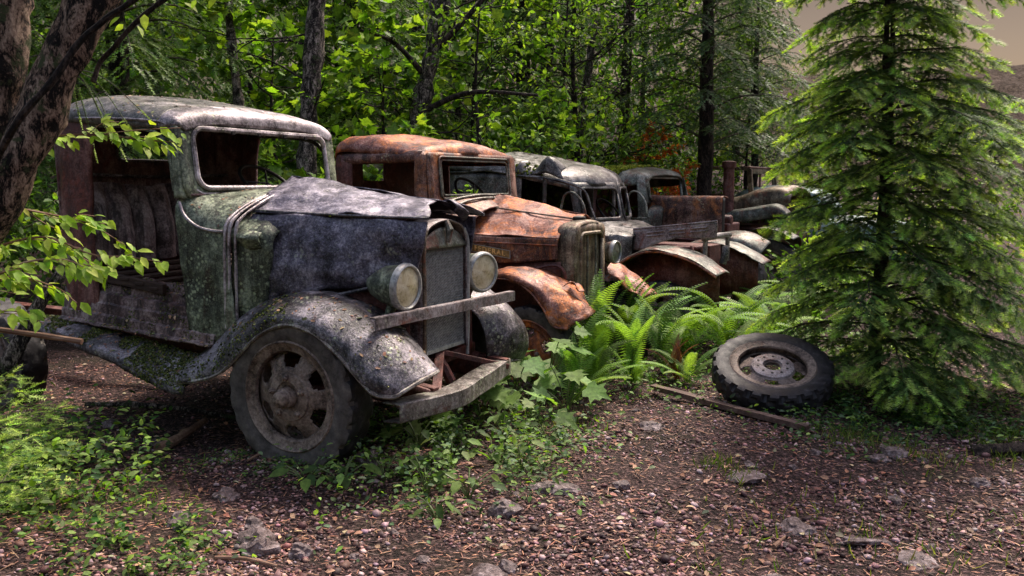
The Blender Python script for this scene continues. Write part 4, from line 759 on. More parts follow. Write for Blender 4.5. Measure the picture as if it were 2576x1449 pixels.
def grow(mb, p, d, L, r, lev, tw, up=.12, kids=(3, 5), spread=(.5, 1.0), nr=5, flat=0):
    P = [V3(*p)]; d = V3(*d) / np.linalg.norm(d); n = 6
    for i in range(n):
        d = d + rng.normal(size=3) * .13 + V3(0, 0, up * .3); d /= np.linalg.norm(d); P.append(P[-1] + d * L / n)
    mb.tube(P, np.linspace(r, r * .45, n + 1), nr, cap=False)
    if lev <= 0: tw.append(P); return
    tw.append(P[3:])
    for k in range(rng.integers(*kids)):
        i = rng.integers(1, n + 1); dd = rdir(d, rng.uniform(*spread)); dd[2] *= (1 - flat); grow(mb, P[i], dd, L * rng.uniform(.5, .75), r * .5, lev - 1, tw, up, kids, spread, max(3, nr - 1), flat)
def leaves_on(tw, per, size, droop=.3):
    P, D = [], []
    for t in tw:
        t = np.array(t)
        for k in range(per):
            i = rng.integers(0, len(t) - 1); u = rng.random(); p = t[i] * (1 - u) + t[i + 1] * u; ax = t[i + 1] - t[i]; ax /= np.linalg.norm(ax) + 1e-9
            d = rdir(ax, rng.uniform(.5, 1.3)); d[2] -= droop * rng.random() * 1.3; P.append(p + rng.normal(size=3) * .015); D.append(d)
    P, D = np.array(P), np.array(D); up = np.tile([0, 0, 1.], (len(P), 1)) + rng.normal(size=(len(P), 3)) * .45
    return P, frames(D, up), size * rng.uniform(.55, 1.25, len(P))
def copy_tree(o, loc, rz, sc, label, group, name=None):
    c = o.copy(); S.collection.objects.link(c); c.location = loc; c.rotation_euler = (0, 0, rz); c.scale = (sc, sc, sc); c['label'] = label; c['group'] = group
    for ch in list(o.children): k = ch.copy(); S.collection.objects.link(k); k.parent = c
    return c
def trunk_at(mb, P, r, bump=.12, n=12):
    P = cr(P, 40); rr = np.interp(np.linspace(0, 1, 40), np.linspace(0, 1, len(r)), r); rr = rr * (1 + bump * rng.normal(size=40)); mb.tube(P, rr, n)
# ---- broadleaf trees and shrubs
def broadleaf(name, label, cat, loc, H, spread, nb, lev, per, size, tone, tmpl, bark_='bark_dark', z0=.1, r0=.03, group=None, trunk=True, L0=None, flat=0, up=.12):
    t = thing(name, label, cat, loc, 0, group); mb = MB(); tw = []; tb = MB()
    P = [(0, 0, -.1), (.05, .02, H * .35), (-.04, .03, H * .7), (.02, 0, H)]
    if trunk: trunk_at(tb, P, (r0 * 1.25, r0, r0 * .6, r0 * .25)); tb.build('trunk', bark_, t, dent=(r0 * .3, 5, 2))
    C = cr(P, 30)
    for k in range(nb):
        u = z0 + (1 - z0) * (k + rng.random()) / nb; p = C[min(29, int(u * 29))]; a = k * 2.4 + rng.random(); l = (L0 or spread) * rng.uniform(.6, 1.0) * (1 - .45 * abs(u - .4))
        grow(mb, p, (math.cos(a), math.sin(a), rng.uniform(-.05, .55)), l, max(.006, r0 * .3), lev, tw, up, flat=flat)
    mb.build('branches', 'bark_dark' if trunk else 'twig', t)
    Pn, Rn, sc = leaves_on(tw, per, size); tv, tf = tmpl
    scatter('crown' if trunk else 'foliage', tv, tf, Pn, Rn, sc, tones(len(Pn), GREEN[tone]), 'leaf', t); return t
GM = 'leafy trees and bushes behind the trucks'
maple = broadleaf('maple_tree', 'young maple with lime green leaves between the thin and thick trunks above the grey cab', 'tree', (-2.75, 9.9, 0), 3.1, 1.0, 16, 2, 5, .15, 'lime', (MA_V, MA_F), r0=.035, group=GM, flat=.4)
bushA = broadleaf('leafy_bush', 'bright green bush seen through the windscreen of the grey truck', 'bush', (-2.0, 8.3, G0(-2, 8.3)), 1.5, .8, 14, 2, 6, .085, 'mid', (OV_V, OV_F), trunk=False, r0=.02, group=GM)
alder = broadleaf('alder_tree', 'alder sapling with small bright leaves right behind the rusty truck roof', 'tree', (-.4, 10.4, G0(-.4, 10.4)), 3.6, 1.1, 22, 2, 5, .075, 'lime', (OV_V, OV_F), r0=.03, group=GM, bark_='bark_dark')
dense = broadleaf('leafy_tree', 'dense mid green tree filling the gap behind the panel van', 'tree', (.9, 12.2, G0(.9, 12.2)), 4.6, 1.3, 28, 2, 6, .07, 'mid', (OV_V, OV_F), r0=.05, group=GM)
LT = [(maple, -1.55, 10.6, .5, 1.05, 'young maple with lime green leaves standing between the spotted trunk and the forked trunk'),
      (maple, -.55, 12.0, 2.5, 1.25, 'taller lime green maple just right of the forked trunk'),
      (maple, -3.6, 11.6, 4.0, 1.35, 'lime green maple deep in the shade left of the thin spotted trunk'),
      (maple, -1.2, 9.3, 1.2, .62, 'low lime green maple showing between the grey cab and the rusty cab'),
      (maple, .35, 11.0, 3.3, .8, 'lime green maple low above the rusty truck roof'),
      (bushA, -3.9, 7.6, 1.0, 1.0, 'green bush behind the rear window of the grey truck'),
      (bushA, -4.9, 6.3, 2.0, 1.1, 'dark green bush at the left behind the grey cab rear post'),
      (bushA, -.9, 8.9, 3.0, .95, 'green bush close behind the rusty cab rear window'),
      (bushA, -3.3, 9.4, 4.4, 1.35, 'round green bush at the foot of the lime maple behind the grey roof'),
      (bushA, -.1, 10.1, 5.2, 1.2, 'green bush between the rusty cab and the van roof'),
      (bushA, 1.3, 12.4, .6, 1.4, 'green bush behind the torn van roof'),
      (bushA, 2.2, 12.9, 1.7, 1.2, 'green bush behind the mossy-topped cab'),
      (bushA, 5.6, 14.8, 2.9, 1.2, 'pale bush far right behind the spruce'),
      (bushA, -2.75, 3.75, 3.6, .52, 'small leafy bush between the leaning trunk and the rear of the grey truck'),
      (alder, .75, 11.6, 1.1, 1.15, 'alder with small bright leaves above the torn van roof'),
      (alder, 1.75, 12.9, 2.4, 1.2, 'alder with small bright leaves left of the drooping fir'),
      (alder, 4.2, 15.2, 3.9, .95, 'small sunlit alder behind the farthest cab'),
      (alder, -2.6, 12.6, 5.0, 1.2, 'alder with small bright leaves behind the lime maples'),
      (dense, -.9, 14.2, 1.0, 1.2, 'dense tree in deep shade behind the forked trunk'),
      (dense, 2.3, 14.9, 2.2, 1.05, 'dense sunlit tree behind the drooping fir'),
      (dense, 3.7, 16.2, 5.5, .95, 'dense tree on the slope edge right of the drooping fir'),
      (dense, -3.4, 14.6, 3.1, 1.3, 'dense tree on the slope at the far left'),
      (dense, -5.6, 11.0, 4.2, 1.05, 'dense tree left of the hemlock boughs'),
      (bushA, 6.4, 11.5, 3.9, .9, 'small bush on the open ground at the right edge beyond the spruce'),
      (alder, 9.4, 19.5, 3.9, .8, 'thin alder on the river bank at the far right'),
      (alder, 7.2, 20.5, 2.0, .9, 'thin alder on the river bank seen through the spruce')]
for o, x, y, rz, sc, lb in LT: copy_tree(o, (x, y, G0(x, y) - .05), rz, sc, lb, GM)
redb = broadleaf('red_leaved_shrub', 'orange-red leaved shrub glowing behind the mossy-topped cab', 'shrub', (2.02, 12.3, G0(2.02, 12.3)), 2.0, .46, 22, 1, 15, .085, 'orange', (OV_V, OV_F), trunk=False, r0=.02)
redb['group'] = 'orange-red shrubs'; copy_tree(redb, (2.28, 11.75, G0(2.28, 11.75)), 1.3, .76, 'smaller orange-red shrub seen through the window of the mossy-topped cab', 'orange-red shrubs')
# ---- bare trunks
def bare(label, P, r, mat, forks=(), nb=5, L=.9, name='tree'):
    P = np.array(P); b = V3(P[-1][0], P[-1][1], G0(P[-1][0], P[-1][1]) - .1); t = thing(name, label, 'tree', tuple(b), 0, 'tree trunks standing behind the trucks'); P = np.vstack([P, b[None]]) - b
    m = MB(); trunk_at(m, P[::-1], (r * 1.35, r * 1.1, r, r * .95, r * .85)); m.build('trunk', mat, t, dent=(r * .25, 7, 1))
    m = MB(); tw = []
    for f in forks: f = cr(np.array(f) - b, 16); m.tube(f, np.linspace(r * .36, r * .14, 16), 8); tw.append([tuple(q) for q in f[8:]])
    C = cr(P[::-1], 30)
    for k in range(nb):
        i = rng.integers(11, 29); a = rng.random() * 6.28; grow(m, C[i], (math.cos(a), math.sin(a) * .5, rng.uniform(-.1, .5)), L * rng.uniform(.6, 1.2), max(.008, r * .13), 1, tw, 0, (2, 4))
    m.build('branches', 'bark_dark', t)
    P_, R_, s_ = leaves_on(tw, 5, .075); scatter('crown', OV_V, OV_F, P_, R_, s_, tones(len(P_), GREEN['mid'] + GREEN['lime']), 'leaf', t); return t
bare('thin pale-banded trunk directly above the grey truck roof', [(-3.15, 9.6, 5.0), (-3.12, 9.55, 3.69), (-3.06, 9.45, 2.87), (-2.99, 9.38, 2.29), (-2.93, 9.24, 1.19)], .048, 'bark_spot', nb=8)
bare('thick lichen-spotted trunk between the grey cab and the rusty cab', [(-2.05, 9.4, 5.0), (-2.08, 9.34, 3.64), (-2.12, 9.24, 2.84), (-2.18, 9.14, 2.04), (-2.22, 9.02, 1.03)], .098, 'bark_spot', nb=7)
bare('dark forked trunk above the rusty cab', [(-.6, 10.7, 5.0), (-.81, 10.59, 3.94), (-.98, 10.46, 2.93), (-1.17, 10.35, 2.02), (-1.2, 10.22, .97)], .115, 'bark_spot', forks=[[(-.98, 10.48, 3.0), (-.62, 10.52, 3.36), (-.28, 10.56, 3.74), (.3, 10.7, 4.4)], [(-1.02, 10.44, 2.7), (-1.4, 10.3, 3.1), (-1.8, 10.3, 3.25)], [(-1.1, 10.4, 2.3), (-.5, 10.1, 2.5), (.3, 9.9, 2.45)]], nb=6)
bare('slim dark trunk in the shade above the van', [(.7, 13.6, 6), (.66, 13.49, 4.62), (.57, 13.37, 3.65), (.41, 13.2, 2.24), (.38, 13.03, .84)], .085, 'bark_dark', nb=14, L=1.7)
bare('slender grey trunk right of the slim dark one', [(1.4, 14.1, 6), (1.35, 14.01, 4.74), (1.29, 13.89, 3.73), (1.1, 13.71, 2.27), (1.1, 13.53, .82)], .06, 'bark_spot', forks=[[(1.12, 13.7, 2.3), (1.5, 13.0, 2.7), (2.2, 12.4, 3.2)], [(1.1, 13.5, 1.5), (1.7, 12.8, 2.0), (2.5, 12.2, 2.3)], [(1.25, 13.8, 3.4), (1.9, 13.0, 3.9), (2.4, 12.6, 4.3)], [(1.1, 13.6, 2.0), (.3, 12.4, 2.9), (-.3, 11.8, 3.3)]], nb=15, L=1.7)
for lb, x, y, r in (('faint dark trunk at the far left behind the hemlock boughs', -5.2, 12.4, .11), ('faint dark trunk between thin and thick spotted trunks', -3.2, 13.2, .09), ('faint dark trunk left of the drooping fir', 2.0, 15.2, .08), ('faint trunk far behind the lime maples', -1.7, 14.6, .10)):
    bare(lb, [(x + .2, y, 7), (x + .1, y, 5), (x, y + .1, 3), (x, y, G0(x, y) + 1)], r, 'bark_dark', nb=5, L=1.2)
# ---- conifers
def conifer(name, label, cat, loc, H, rad, nb, z0, sp=.1, dens=.055, tone='blue', tip=.0, droop=.35, tmpl=SPR, r0=.05, trunks=((0, 0),), stub=None, tert=True, rise=.15, azr=None, bark_='bark_dark', group=None):
    t = thing(name, label, cat, loc, 0, group)
    for tx, ty in trunks:
        m = MB(); trunk_at(m, [(tx, ty, -.1), (tx + .02, ty, H * .3), (tx - .01, ty + .02, H * .65), (tx, ty, H)], (r0 * 1.2, r0, r0 * .65, r0 * .12), .05, 10); m.build('trunk', bark_, t, dent=(r0 * .2, 9, 1))
    m = MB(); P, D, U, Sc, Tp = [], [], [], [], []
    for k in range(nb):
        u = ((k + .5) / nb) ** .9; z = z0 + (H - z0) * u; a = k * 2.39996 + rng.random() * .4
        if azr: a = azr[0] + (azr[1] - azr[0]) * rng.random()
        Lb = rad(u) * rng.uniform(.72, 1.12); tx, ty = trunks[k % len(trunks)]
        if name == 'spruce_tree' and z < .60 and 2.0 < (a % 6.2832) < 4.2: Lb *= .62
        if name == 'spruce_tree': Lb *= (1 + .12 * math.cos(a)) * (.80 if .95 < z < 1.6 and math.cos(a) < -.3 else 1) * rng.uniform(.8, 1.1)
        if Lb < .08: continue
        o = V3(math.cos(a), math.sin(a), 0); n = 10; s = np.linspace(0, 1, n)
        B = np.array([V3(tx, ty, z) + o * Lb * q + V3(0, 0, Lb * (rise * q * 1.6 - droop * q * q)) for q in s]) + np.cumsum(rng.normal(size=(n, 3)) * .008, 0)
        zg = G0(loc[0], loc[1]) - loc[2]; B[:, 2] = np.maximum(B[:, 2], .04 + zg)
        m.tube(B, np.linspace(max(.005, Lb * .012), .002, n), 4, cap=False)
        q = (.18 if name == 'spruce_tree' and Lb > .55 else .12) if Lb > .3 else 0
        while q < 1:
            i = min(n - 2, int(q * (n - 1))); f = q * (n - 1) - i; p = B[i] * (1 - f) + B[i + 1] * f; ax = B[i + 1] - B[i]; ax /= np.linalg.norm(ax)
            sd = np.cross(ax, (0, 0, 1.)); sd /= np.linalg.norm(sd); tipness = q
            P.append(p); D.append(ax); U.append((0, 0, 1)); Sc.append(1); Tp.append(q > .93)
            for sgn in (-1, 1):
                l2 = (Lb * .46 * (1 - q * .75) + .05) * min(1, q * 3 + .25) * rng.uniform(.7, 1.15)
                d2 = ax * .62 + sgn * sd * .78 + V3(0, 0, -.10 - droop * .4 + rng.normal() * .12); d2 /= np.linalg.norm(d2); w = 0
                while w < l2:
                    pp = p + d2 * w + V3(0, 0, -.5 * w * w); last = w + sp * .62 >= l2
                    P.append(pp); D.append(d2 + rng.normal(size=3) * .1 + V3(0, 0, -w * .6)); U.append((0, 0, 1)); Sc.append(1); Tp.append((last or w + 2 * sp * .62 >= l2 and rng.random() < .3) and q > .3)
                    if tert and w > sp * .3:
                        for s3 in (-1, 1):
                            d3 = d2 * .75 + s3 * np.cross(d2, (0, 0, 1.)) * .65 + V3(0, 0, -.15); P.append(pp); D.append(d3 + rng.normal(size=3) * .1); U.append((0, 0, 1)); Sc.append(rng.uniform(.5, .95)); Tp.append(rng.random() < .12 and q > .5)
                    w += sp * .62
            q += dens / Lb
    m.build('branches', 'twig', t)
    P, D, U, Sc, Tp = np.array(P), np.array(D), np.array(U, float) + rng.normal(size=(len(P), 3)) * .3, np.array(Sc), np.array(Tp)
    c = tones(len(P), GREEN[tone], .22); k = Tp & (rng.random(len(P)) < tip); c[k] = tones(int(k.sum()), GREEN['tip'], .15)
    s3 = (sp / .1) * Sc[:, None] * np.array([[1, 1, 1.]]); s3[k] *= (1.9, 1.0, 2.2)
    scatter('crown', tmpl[0], tmpl[1], P, frames(D, U), s3, c, 'needle', t); return t
def rsp(u): return 1.18 * (1 - u) ** .75 + .05
conifer('spruce_tree', 'large spruce with bright lime shoot tips at the right beside the loose wheel', 'tree', (2.5, 5.62, G0(2.5, 5.62)), 4.4, rsp, 156, .10, sp=.085, dens=.046, tone='spruce', tip=1.0, droop=.42, tmpl=sprig_t(.1, 17, .026, .006), r0=.023, trunks=((-.06, 0), (.06, .18)), rise=.16)
GH = 'conifers behind the trucks'
fir = conifer('fir_tree', 'tall dark fir with drooping boughs behind the farthest truck', 'tree', (2.72, 12.05, G0(2.72, 12.05)), 7.0, lambda u: 1.5 * (1 - u * .75) ** .8, 74, 1.75, sp=.17, dens=.12, tone='blue', droop=.75, tmpl=SPRL, r0=.10, rise=.45, group=GH)
conifer('fir_tree', 'smaller pale green fir arching over the far trucks right of the dark fir', 'tree', (4.15, 14.6, G0(4.15, 14.6)), 4.4, lambda u: 1.3 * (1 - u * .8) ** .8, 56, .9, sp=.15, dens=.11, tone='sage', droop=.8, tmpl=SPRL, r0=.06, rise=.5, group=GH)
heml = conifer('hemlock_tree', 'hemlock with long hanging sprays above the grey truck roof, left of the thin trunk', 'tree', (-4.3, 9.4, G0(-4.3, 9.4)), 6.5, lambda u: 2.1 * (1 - u * .7) ** .8, 74, .8, sp=.15, dens=.12, tone='mid', droop=.85, tmpl=SPRL, r0=.12, rise=.4, group=GH)
copy_tree(heml, (-6.2, 8.4, G0(-6.2, 8.4)), 2.0, 1.0, 'shaded hemlock at the far left behind the leaning trunk', GH)
copy_tree(heml, (-2.4, 12.9, G0(-2.4, 12.9)), 4.0, 1.1, 'hemlock deep in shade behind the lime maples', GH)
copy_tree(heml, (.2, 15.8, G0(.2, 15.8)), 1.0, 1.15, 'hemlock deep in shade above the van roof', GH)
copy_tree(fir, (4.6, 17.5, G0(4.6, 17.5)), 2.6, .78, 'dark fir at the edge of the open sky behind the spruce', GH)
ys = conifer('young_conifer', 'lime-tipped young conifer at the lower left corner', 'sapling', (-2.38, 3.78, G0(-2.4, 3.8)), .62, lambda u: .34 * (1 - u) ** .7, 26, .06, sp=.07, dens=.05, tone='lime', tip=.9, droop=.1, r0=.008, rise=.3)
ys['group'] = 'young conifers at the lower left'; copy_tree(ys, (-2.02, 3.12, G0(-2.02, 3.12)), 2, .8, 'lime-tipped young conifer lowest at the left edge', ys['group'])
# ---- forest behind, undergrowth
def cloud(name, n, box, size, cols, tmpl, mat='leaf', pred=None, upn=.8, kind='stuff'):
    P = rng.uniform(box[0], box[1], (n, 3)); P[:, 2] = P[:, 2] * 1 + hgt(P[:, 0], P[:, 1])
    if pred is not None: P = P[pred(P)]
    D = rng.normal(size=P.shape); D[:, 2] -= .4; c = tones(len(P), cols, .3); o = scatter(name, tmpl[0], tmpl[1], P, frames(D, np.tile([0, 0, 1.], (len(P), 1)) + rng.normal(size=P.shape) * upn), size * rng.uniform(.5, 1.3, len(P)), c, mat); o['kind'] = kind; return o
def clumpy(P, sc=.8, th=.0): return np.array([noise.noise(Vector(p) * sc) + .4 * noise.noise(Vector(p) * sc * 2.7) > th for p in P])
cloud('forest_backdrop', 85000, ((-17, 15.5, .2), (4.2, 27, 9.5)), .23, GREEN['dark'] + GREEN['mid'][:2], (OV_V, OV_F), pred=lambda P: clumpy(P, .55, -.05) & (P[:, 0] < 4.6 - (P[:, 2] - hgt(P[:, 0], P[:, 1])) * .22))
cloud('undergrowth', 42000, ((-9, 7.5, .0), (4.4, 18, .75)), .10, GREEN['mid'] + GREEN['dark'] + GREEN['lime'][:1], (OV_V, OV_F), pred=lambda P: clumpy(P, 1.3, -.12) & (P[:, 1] > 9.2 + .0 * P[:, 0] - .35 * np.minimum(0, P[:, 0]) * 0) )
cloud('bank_foliage', 9000, ((-9, 4.2, .0), (-3.3, 9, 1.5)), .10, GREEN['mid'] + GREEN['dark'], (OV_V, OV_F), pred=lambda P: clumpy(P, 1.1, .0) & (P[:, 0] < -3.25 - .22 * P[:, 1]))
cloud('riverside_scrub', 9000, ((4.5, 9, 0), (16, 34, 1.2)), .14, GREEN['sage'] + [(.22, .20, .13), (.30, .26, .18)], (OV_V, OV_F), pred=lambda P: clumpy(P, .6, .1))
# ---- ferns
def frond(L, arc, n=30, wl=.10):
    V, F = [], []; k = np.linspace(0, 1, n); C = np.stack([np.zeros(n), L * (k * .92 - .10 * k ** 2), arc * L * (1.5 * k - 1.55 * k ** 2)], 1)
    for i in range(1, n):
        t = C[i] - C[i - 1]; t /= np.linalg.norm(t); nn = np.cross((1, 0, 0), t); l = wl * (math.sin(math.pi * min(1, k[i] * .86 + .12)) ** .7) * (1.05 - .35 * k[i]); b = len(V); w = L / n * .30
        V += [C[i - 1] + V3(-.002, 0, 0), C[i - 1] + V3(.002, 0, 0), C[i]]; F.append((b, b + 1, b + 2))
        for s in (-1, 1):
            b = len(V); e = C[i] + V3(s * l, l * .22, -.12 * l) + nn * -.02 * l; mdl = C[i] + V3(s * l * .5, l * .10, .02)
            V += [C[i] - t * w, C[i] + t * w, mdl + t * w * .9, mdl - t * w * .9, e]; F += [(b, b + 1, b + 2), (b, b + 2, b + 3), (b + 3, b + 2, b + 4)]
    return np.array(V), F
FR = [frond(1, a, 36, w) for a, w in ((.38, .105), (.55, .115), (.25, .10))]
def fern(x, y, n, L, label, az=None, rise=.5, cols='fern'):
    t = thing('sword_fern', label, 'fern', (x, y, G0(x, y)), 0, 'ferns along the row of trucks'); ks = rng.integers(0, 3, n)
    for q in range(3):
        m = int((ks == q).sum())
        if not m: continue
        a = rng.random(m) * 6.28 if az is None else rng.uniform(az[0], az[1], m); el = rng.uniform(rise * .5, rise * 1.5, m); D = np.stack([np.cos(a) * np.cos(el), np.sin(a) * np.cos(el), np.sin(el)], 1)
        scatter('foliage', *FR[q], np.zeros((m, 3)) + rng.normal(size=(m, 3)) * .01, frames(D, np.tile([0, 0, 1.], (m, 1))), L * rng.uniform(.7, 1.1, m), tones(m, GREEN[cols], .12), 'leaf', t)
    return t
fern(.56, 5.66, 9, .70, 'sword fern in front of the crumpled orange wing', (-2.8, .9), 1.0)
fern(.86, 5.95, 11, .80, 'large sword fern below the tall rusty radiator', None, .85)
fern(1.18, 6.35, 11, .85, 'sword fern with long arching fronds right of the rusty radiator', None, .8)
fern(1.30, 6.05, 9, .50, 'low sword fern at the edge of the gravel path')
fern(1.45, 7.0, 15, .95, 'sword fern in front of the dark arched van wing')
fern(1.9, 7.3, 15, 1.0, 'sword fern at the front end of the van wing')
fern(2.35, 7.5, 15, 1.0, 'tall sword fern left of the spruce boughs')
fern(1.75, 6.75, 12, .75, 'sword fern behind the loose wheel')
fern(2.75, 8.3, 14, .90, 'sword fern under the small truck wing')
fern(3.2, 8.8, 12, .90, 'sword fern hidden behind the spruce trunk')
fern(2.35, 6.8, 9, .6, 'sword fern just behind the loose wheel and spruce')
fern(.62, 5.95, 12, .95, 'tall fern rising against the rusty radiator', None, 1.1)
fern(.40, 5.42, 9, .62, 'fern beside the bumper tip in front of the rusty wheel', None, .9)
fern(.95, 6.75, 12, .95, 'fern behind the path fern, in front of the van wheel', None, 1.0)
fern(.28, 5.95, 7, .42, 'small sword fern beside the rusty front wheel')
df = fern(1.22, 6.15, 10, .42, 'brown dead fern stump at the path edge', None, 1.1); GREEN['dead'] = [(.16, .05, .03), (.24, .09, .05), (.10, .035, .02)]
for ch in df.children:
    a_ = ch.data.color_attributes['Col']; c_ = np.ones((len(ch.data.vertices), 4), np.float32); c_[:, :3] = (.20, .075, .045); a_.data.foreach_set('color', c_.ravel())
df['category'] = 'dead fern'
# ---- big-leaved plants in front of the bumper
def bigleaf(x, y, h_, nl, size, label, tone='fern', tmpl=(MA_V, MA_F), spread=.16, group='broad-leaved plants at the front of the grey truck', name='broad_leaved_plant', lean=(0, 0)):
    t = thing(name, label, 'plant', (x, y, G0(x, y)), 0, group); m = MB(); P, D = [], []
    for k in range(nl):
        a = k * 2.4 + rng.random(); hh = h_ * rng.uniform(.45, 1.05); r_ = spread * rng.uniform(.4, 1.1); e = V3(math.cos(a) * r_ + lean[0] * hh, math.sin(a) * r_ + lean[1] * hh, hh)
        m.tube(cr([(0, 0, -.02), (e[0] * .35, e[1] * .35, hh * .6), tuple(e)], 6), .0035, 4, cap=False); P.append(e); D.append((math.cos(a), math.sin(a), -.35 + rng.normal() * .15))
    m.build('stem', 'stem', t); P, D = np.array(P), np.array(D)
    scatter('foliage', tmpl[0], tmpl[1], P, frames(D, np.tile([0, -.35, 1.], (nl, 1)) + rng.normal(size=(nl, 3)) * .25), size * rng.uniform(.6, 1.15, nl), tones(nl, GREEN[tone], .15), 'leaf', t); return t
for x, y, h_, nl, sz, lb in ((.02, 5.38, .36, 8, .19, 'broad-leaved plant with large pale leaves right under the bumper end'), (.24, 5.45, .46, 9, .20, 'tall broad-leaved plant beside the bumper tip'), (.34, 5.12, .32, 8, .17, 'broad-leaved plant at the path edge right of the bumper'),
                             (-.18, 4.95, .30, 8, .16, 'broad-leaved plant below the middle of the bumper'), (-.42, 4.72, .26, 8, .15, 'broad-leaved plant below the left end of the bumper'), (.14, 4.80, .26, 8, .15, 'broad-leaved plant on the gravel in front of the bumper'), (-.66, 4.50, .22, 8, .11, 'broad-leaved plant right beside the front tyre')):
    bigleaf(x, y, h_, nl, sz, lb)
sm = [(-.10, 4.35), (-.30, 4.15), (-.52, 4.05), (.05, 4.1), (-.40, 3.78), (-.20, 3.72), (-.62, 3.95), (-.05, 4.6), (-.5, 4.35), (.2, 4.5), (-.25, 4.5), (-.98, 3.86), (-.80, 3.85), (-.33, 3.5)]
for k, (x, y) in enumerate(sm):
    bigleaf(x, y, rng.uniform(.08, .20), rng.integers(7, 12), rng.uniform(.06, .10), 'small leafy seedling on the ground ' + ('right beside the bottom of the front tyre' if k in (11, 12) else 'between the front tyre and the gravel path'), 'mid', (OV_V, OV_F), .12, 'small seedlings in front of the grey truck' if k not in (11, 12) else 'seedlings at the tyre', 'seedling')
# ---- herb carpet (uncountable)
def herbs(name, n, cx, cy, sx, sy, hmax, size, cols, pred=None):
    P = np.stack([rng.normal(cx, sx, n), rng.normal(cy, sy, n), rng.random(n) ** 1.6 * hmax], 1)
    k = clumpy(np.stack([P[:, 0], P[:, 1], 0 * P[:, 0]], 1), 3.2, -.08)
    if pred is not None: k &= pred(P)
    P = P[k]; P[:, 2] += hgt(P[:, 0], P[:, 1]); D = rng.normal(size=P.shape); D[:, 2] *= .35
    o = scatter(name, OV_V, OV_F, P, frames(D, np.tile([0, -.1, 1.], (len(P), 1)) + rng.normal(size=P.shape) * .35), size * rng.uniform(.5, 1.3, len(P)), tones(len(P), cols, .28), 'leaf'); o['kind'] = 'stuff'; return o
lh = GREEN['mid'] + GREEN['lime'][:2] + GREEN['dark'][:2]
herbs('low_herbs', 8000, -2.35, 3.6, .40, .45, .28, .042, lh, lambda P: P[:, 0] < -1.35 - .35 * (P[:, 1] - 3))
herbs('low_herbs', 1500, -1.35, 3.05, .14, .16, .10, .032, lh)
herbs('low_herbs', 7000, -.30, 4.40, .36, .46, .20, .036, GREEN['mid'] + GREEN['sage'] + GREEN['fern'])
herbs('low_herbs', 1500, -1.25, 4.15, .24, .12, .04, .020, GREEN['mid'] + GREEN['sage'])
herbs('low_herbs', 9000, 2.5, 5.05, .55, .38, .10, .034, GREEN['mid'] + GREEN['dark'] + GREEN['sage'], lambda P: P[:, 1] > 4.35 + .1 * np.sin(P[:, 0] * 6))
herbs('low_herbs', 4000, .75, 6.2, .50, .45, .16, .040, GREEN['mid'] + GREEN['fern'])
herbs('low_herbs', 5000, 2.0, 7.4, .8, .5, .25, .05, GREEN['fern'] + GREEN['mid'])
# grass tufts
GB_V = [(-.05, 0, 0), (.05, 0, 0), (.04, .5, .06), (-.04, .5, .06), (0, 1, -.06)]; GB_F = [(0, 1, 2), (0, 2, 3), (3, 2, 4)]
def grass(n, pts, L, cols):
    P = []
    for x, y, s in pts: P.append(np.stack([rng.normal(x, s, n), rng.normal(y, s, n), np.zeros(n)], 1))
    P = np.vstack(P); P[:, 2] = hgt(P[:, 0], P[:, 1]); D = rng.normal(size=P.shape) * .55; D[:, 2] = 1; o = scatter('grass', GB_V, GB_F, P, frames(D), L * rng.uniform(.4, 1.2, len(P)), tones(len(P), cols), 'leaf'); o['kind'] = 'stuff'
gp = [(float(rng.uniform(1.7, 3.0)), float(rng.uniform(4.2, 4.75)), .10) for _ in range(16)] + [(.1, 5.3, .12), (.3, 4.9, .12), (-.1, 4.7, .15), (-1.9, 3.5, .15), (-1.6, 3.6, .15), (1.15, 4.02, .06), (1.05, 4.2, .05), (.9, 3.1, .2), (1.5, 3.2, .2), (1.9, 3.3, .2), (-2.2, 4.2, .3), (1.3, 3.6, .2)]
grass(80, gp, .065, [(.12, .18, .04), (.08, .13, .03), (.20, .21, .08)])
# ================================================================ leaning tree at the left, boughs, sticks
LTr = thing('leaning_alder', 'leaning alder with pale blotchy bark and two stems at the upper left', 'tree', (-2.42, 2.76, G0(-2.42, 2.76)))
def rel(P, o): return [tuple(np.array(p) - np.array(o)) for p in P]
o_ = tuple(LTr.location)
m = MB(); trunk_at(m, rel([(-2.42, 2.76, -.05), (-2.11, 2.85, .84), (-1.85, 2.90, 1.26), (-1.72, 2.93, 1.48), (-1.64, 2.95, 1.65), (-1.58, 2.97, 1.80), (-1.49, 2.99, 1.98), (-1.4, 3.01, 2.18), (-1.1, 3.1, 2.9)], o_), (.095, .086, .082, .075, .071, .071, .077, .08, .06), .02, 24); m.build('trunk', 'bark_pale', LTr, dent=(.020, 8, 1, .016, 26, 3))
m = MB(); trunk_at(m, rel([(-1.93, 2.93, 1.22), (-1.88, 2.97, 1.46), (-1.83, 3.0, 1.62), (-1.80, 3.02, 1.80), (-1.78, 3.04, 1.99), (-1.76, 3.07, 2.19), (-1.7, 3.2, 2.9)], o_), (.07, .078, .078, .075, .072), .02, 22); m.build('trunk', 'bark_pale', LTr, dent=(.018, 8, 5, .016, 26, 2))
for P_, r_ in (([(-1.72, 2.82, 1.50), (-1.58, 2.75, 1.65), (-1.48, 2.76, 1.76), (-1.39, 2.78, 1.89), (-1.3, 2.79, 1.97), (-1.22, 2.79, 2.02), (-1.0, 2.8, 2.2)], .011), ([(-1.49, 3.06, 1.80), (-1.47, 3.08, 1.87), (-1.41, 3.08, 1.93), (-1.36, 3.09, 1.99), (-1.24, 3.1, 2.09), (-1.0, 3.12, 2.25)], .009)):
    m = MB(); m.tube(cr(rel(P_, o_), 30), r_, 7); m.build('limb', 'bark_dark', LTr, dent=(.004, 20, 1))
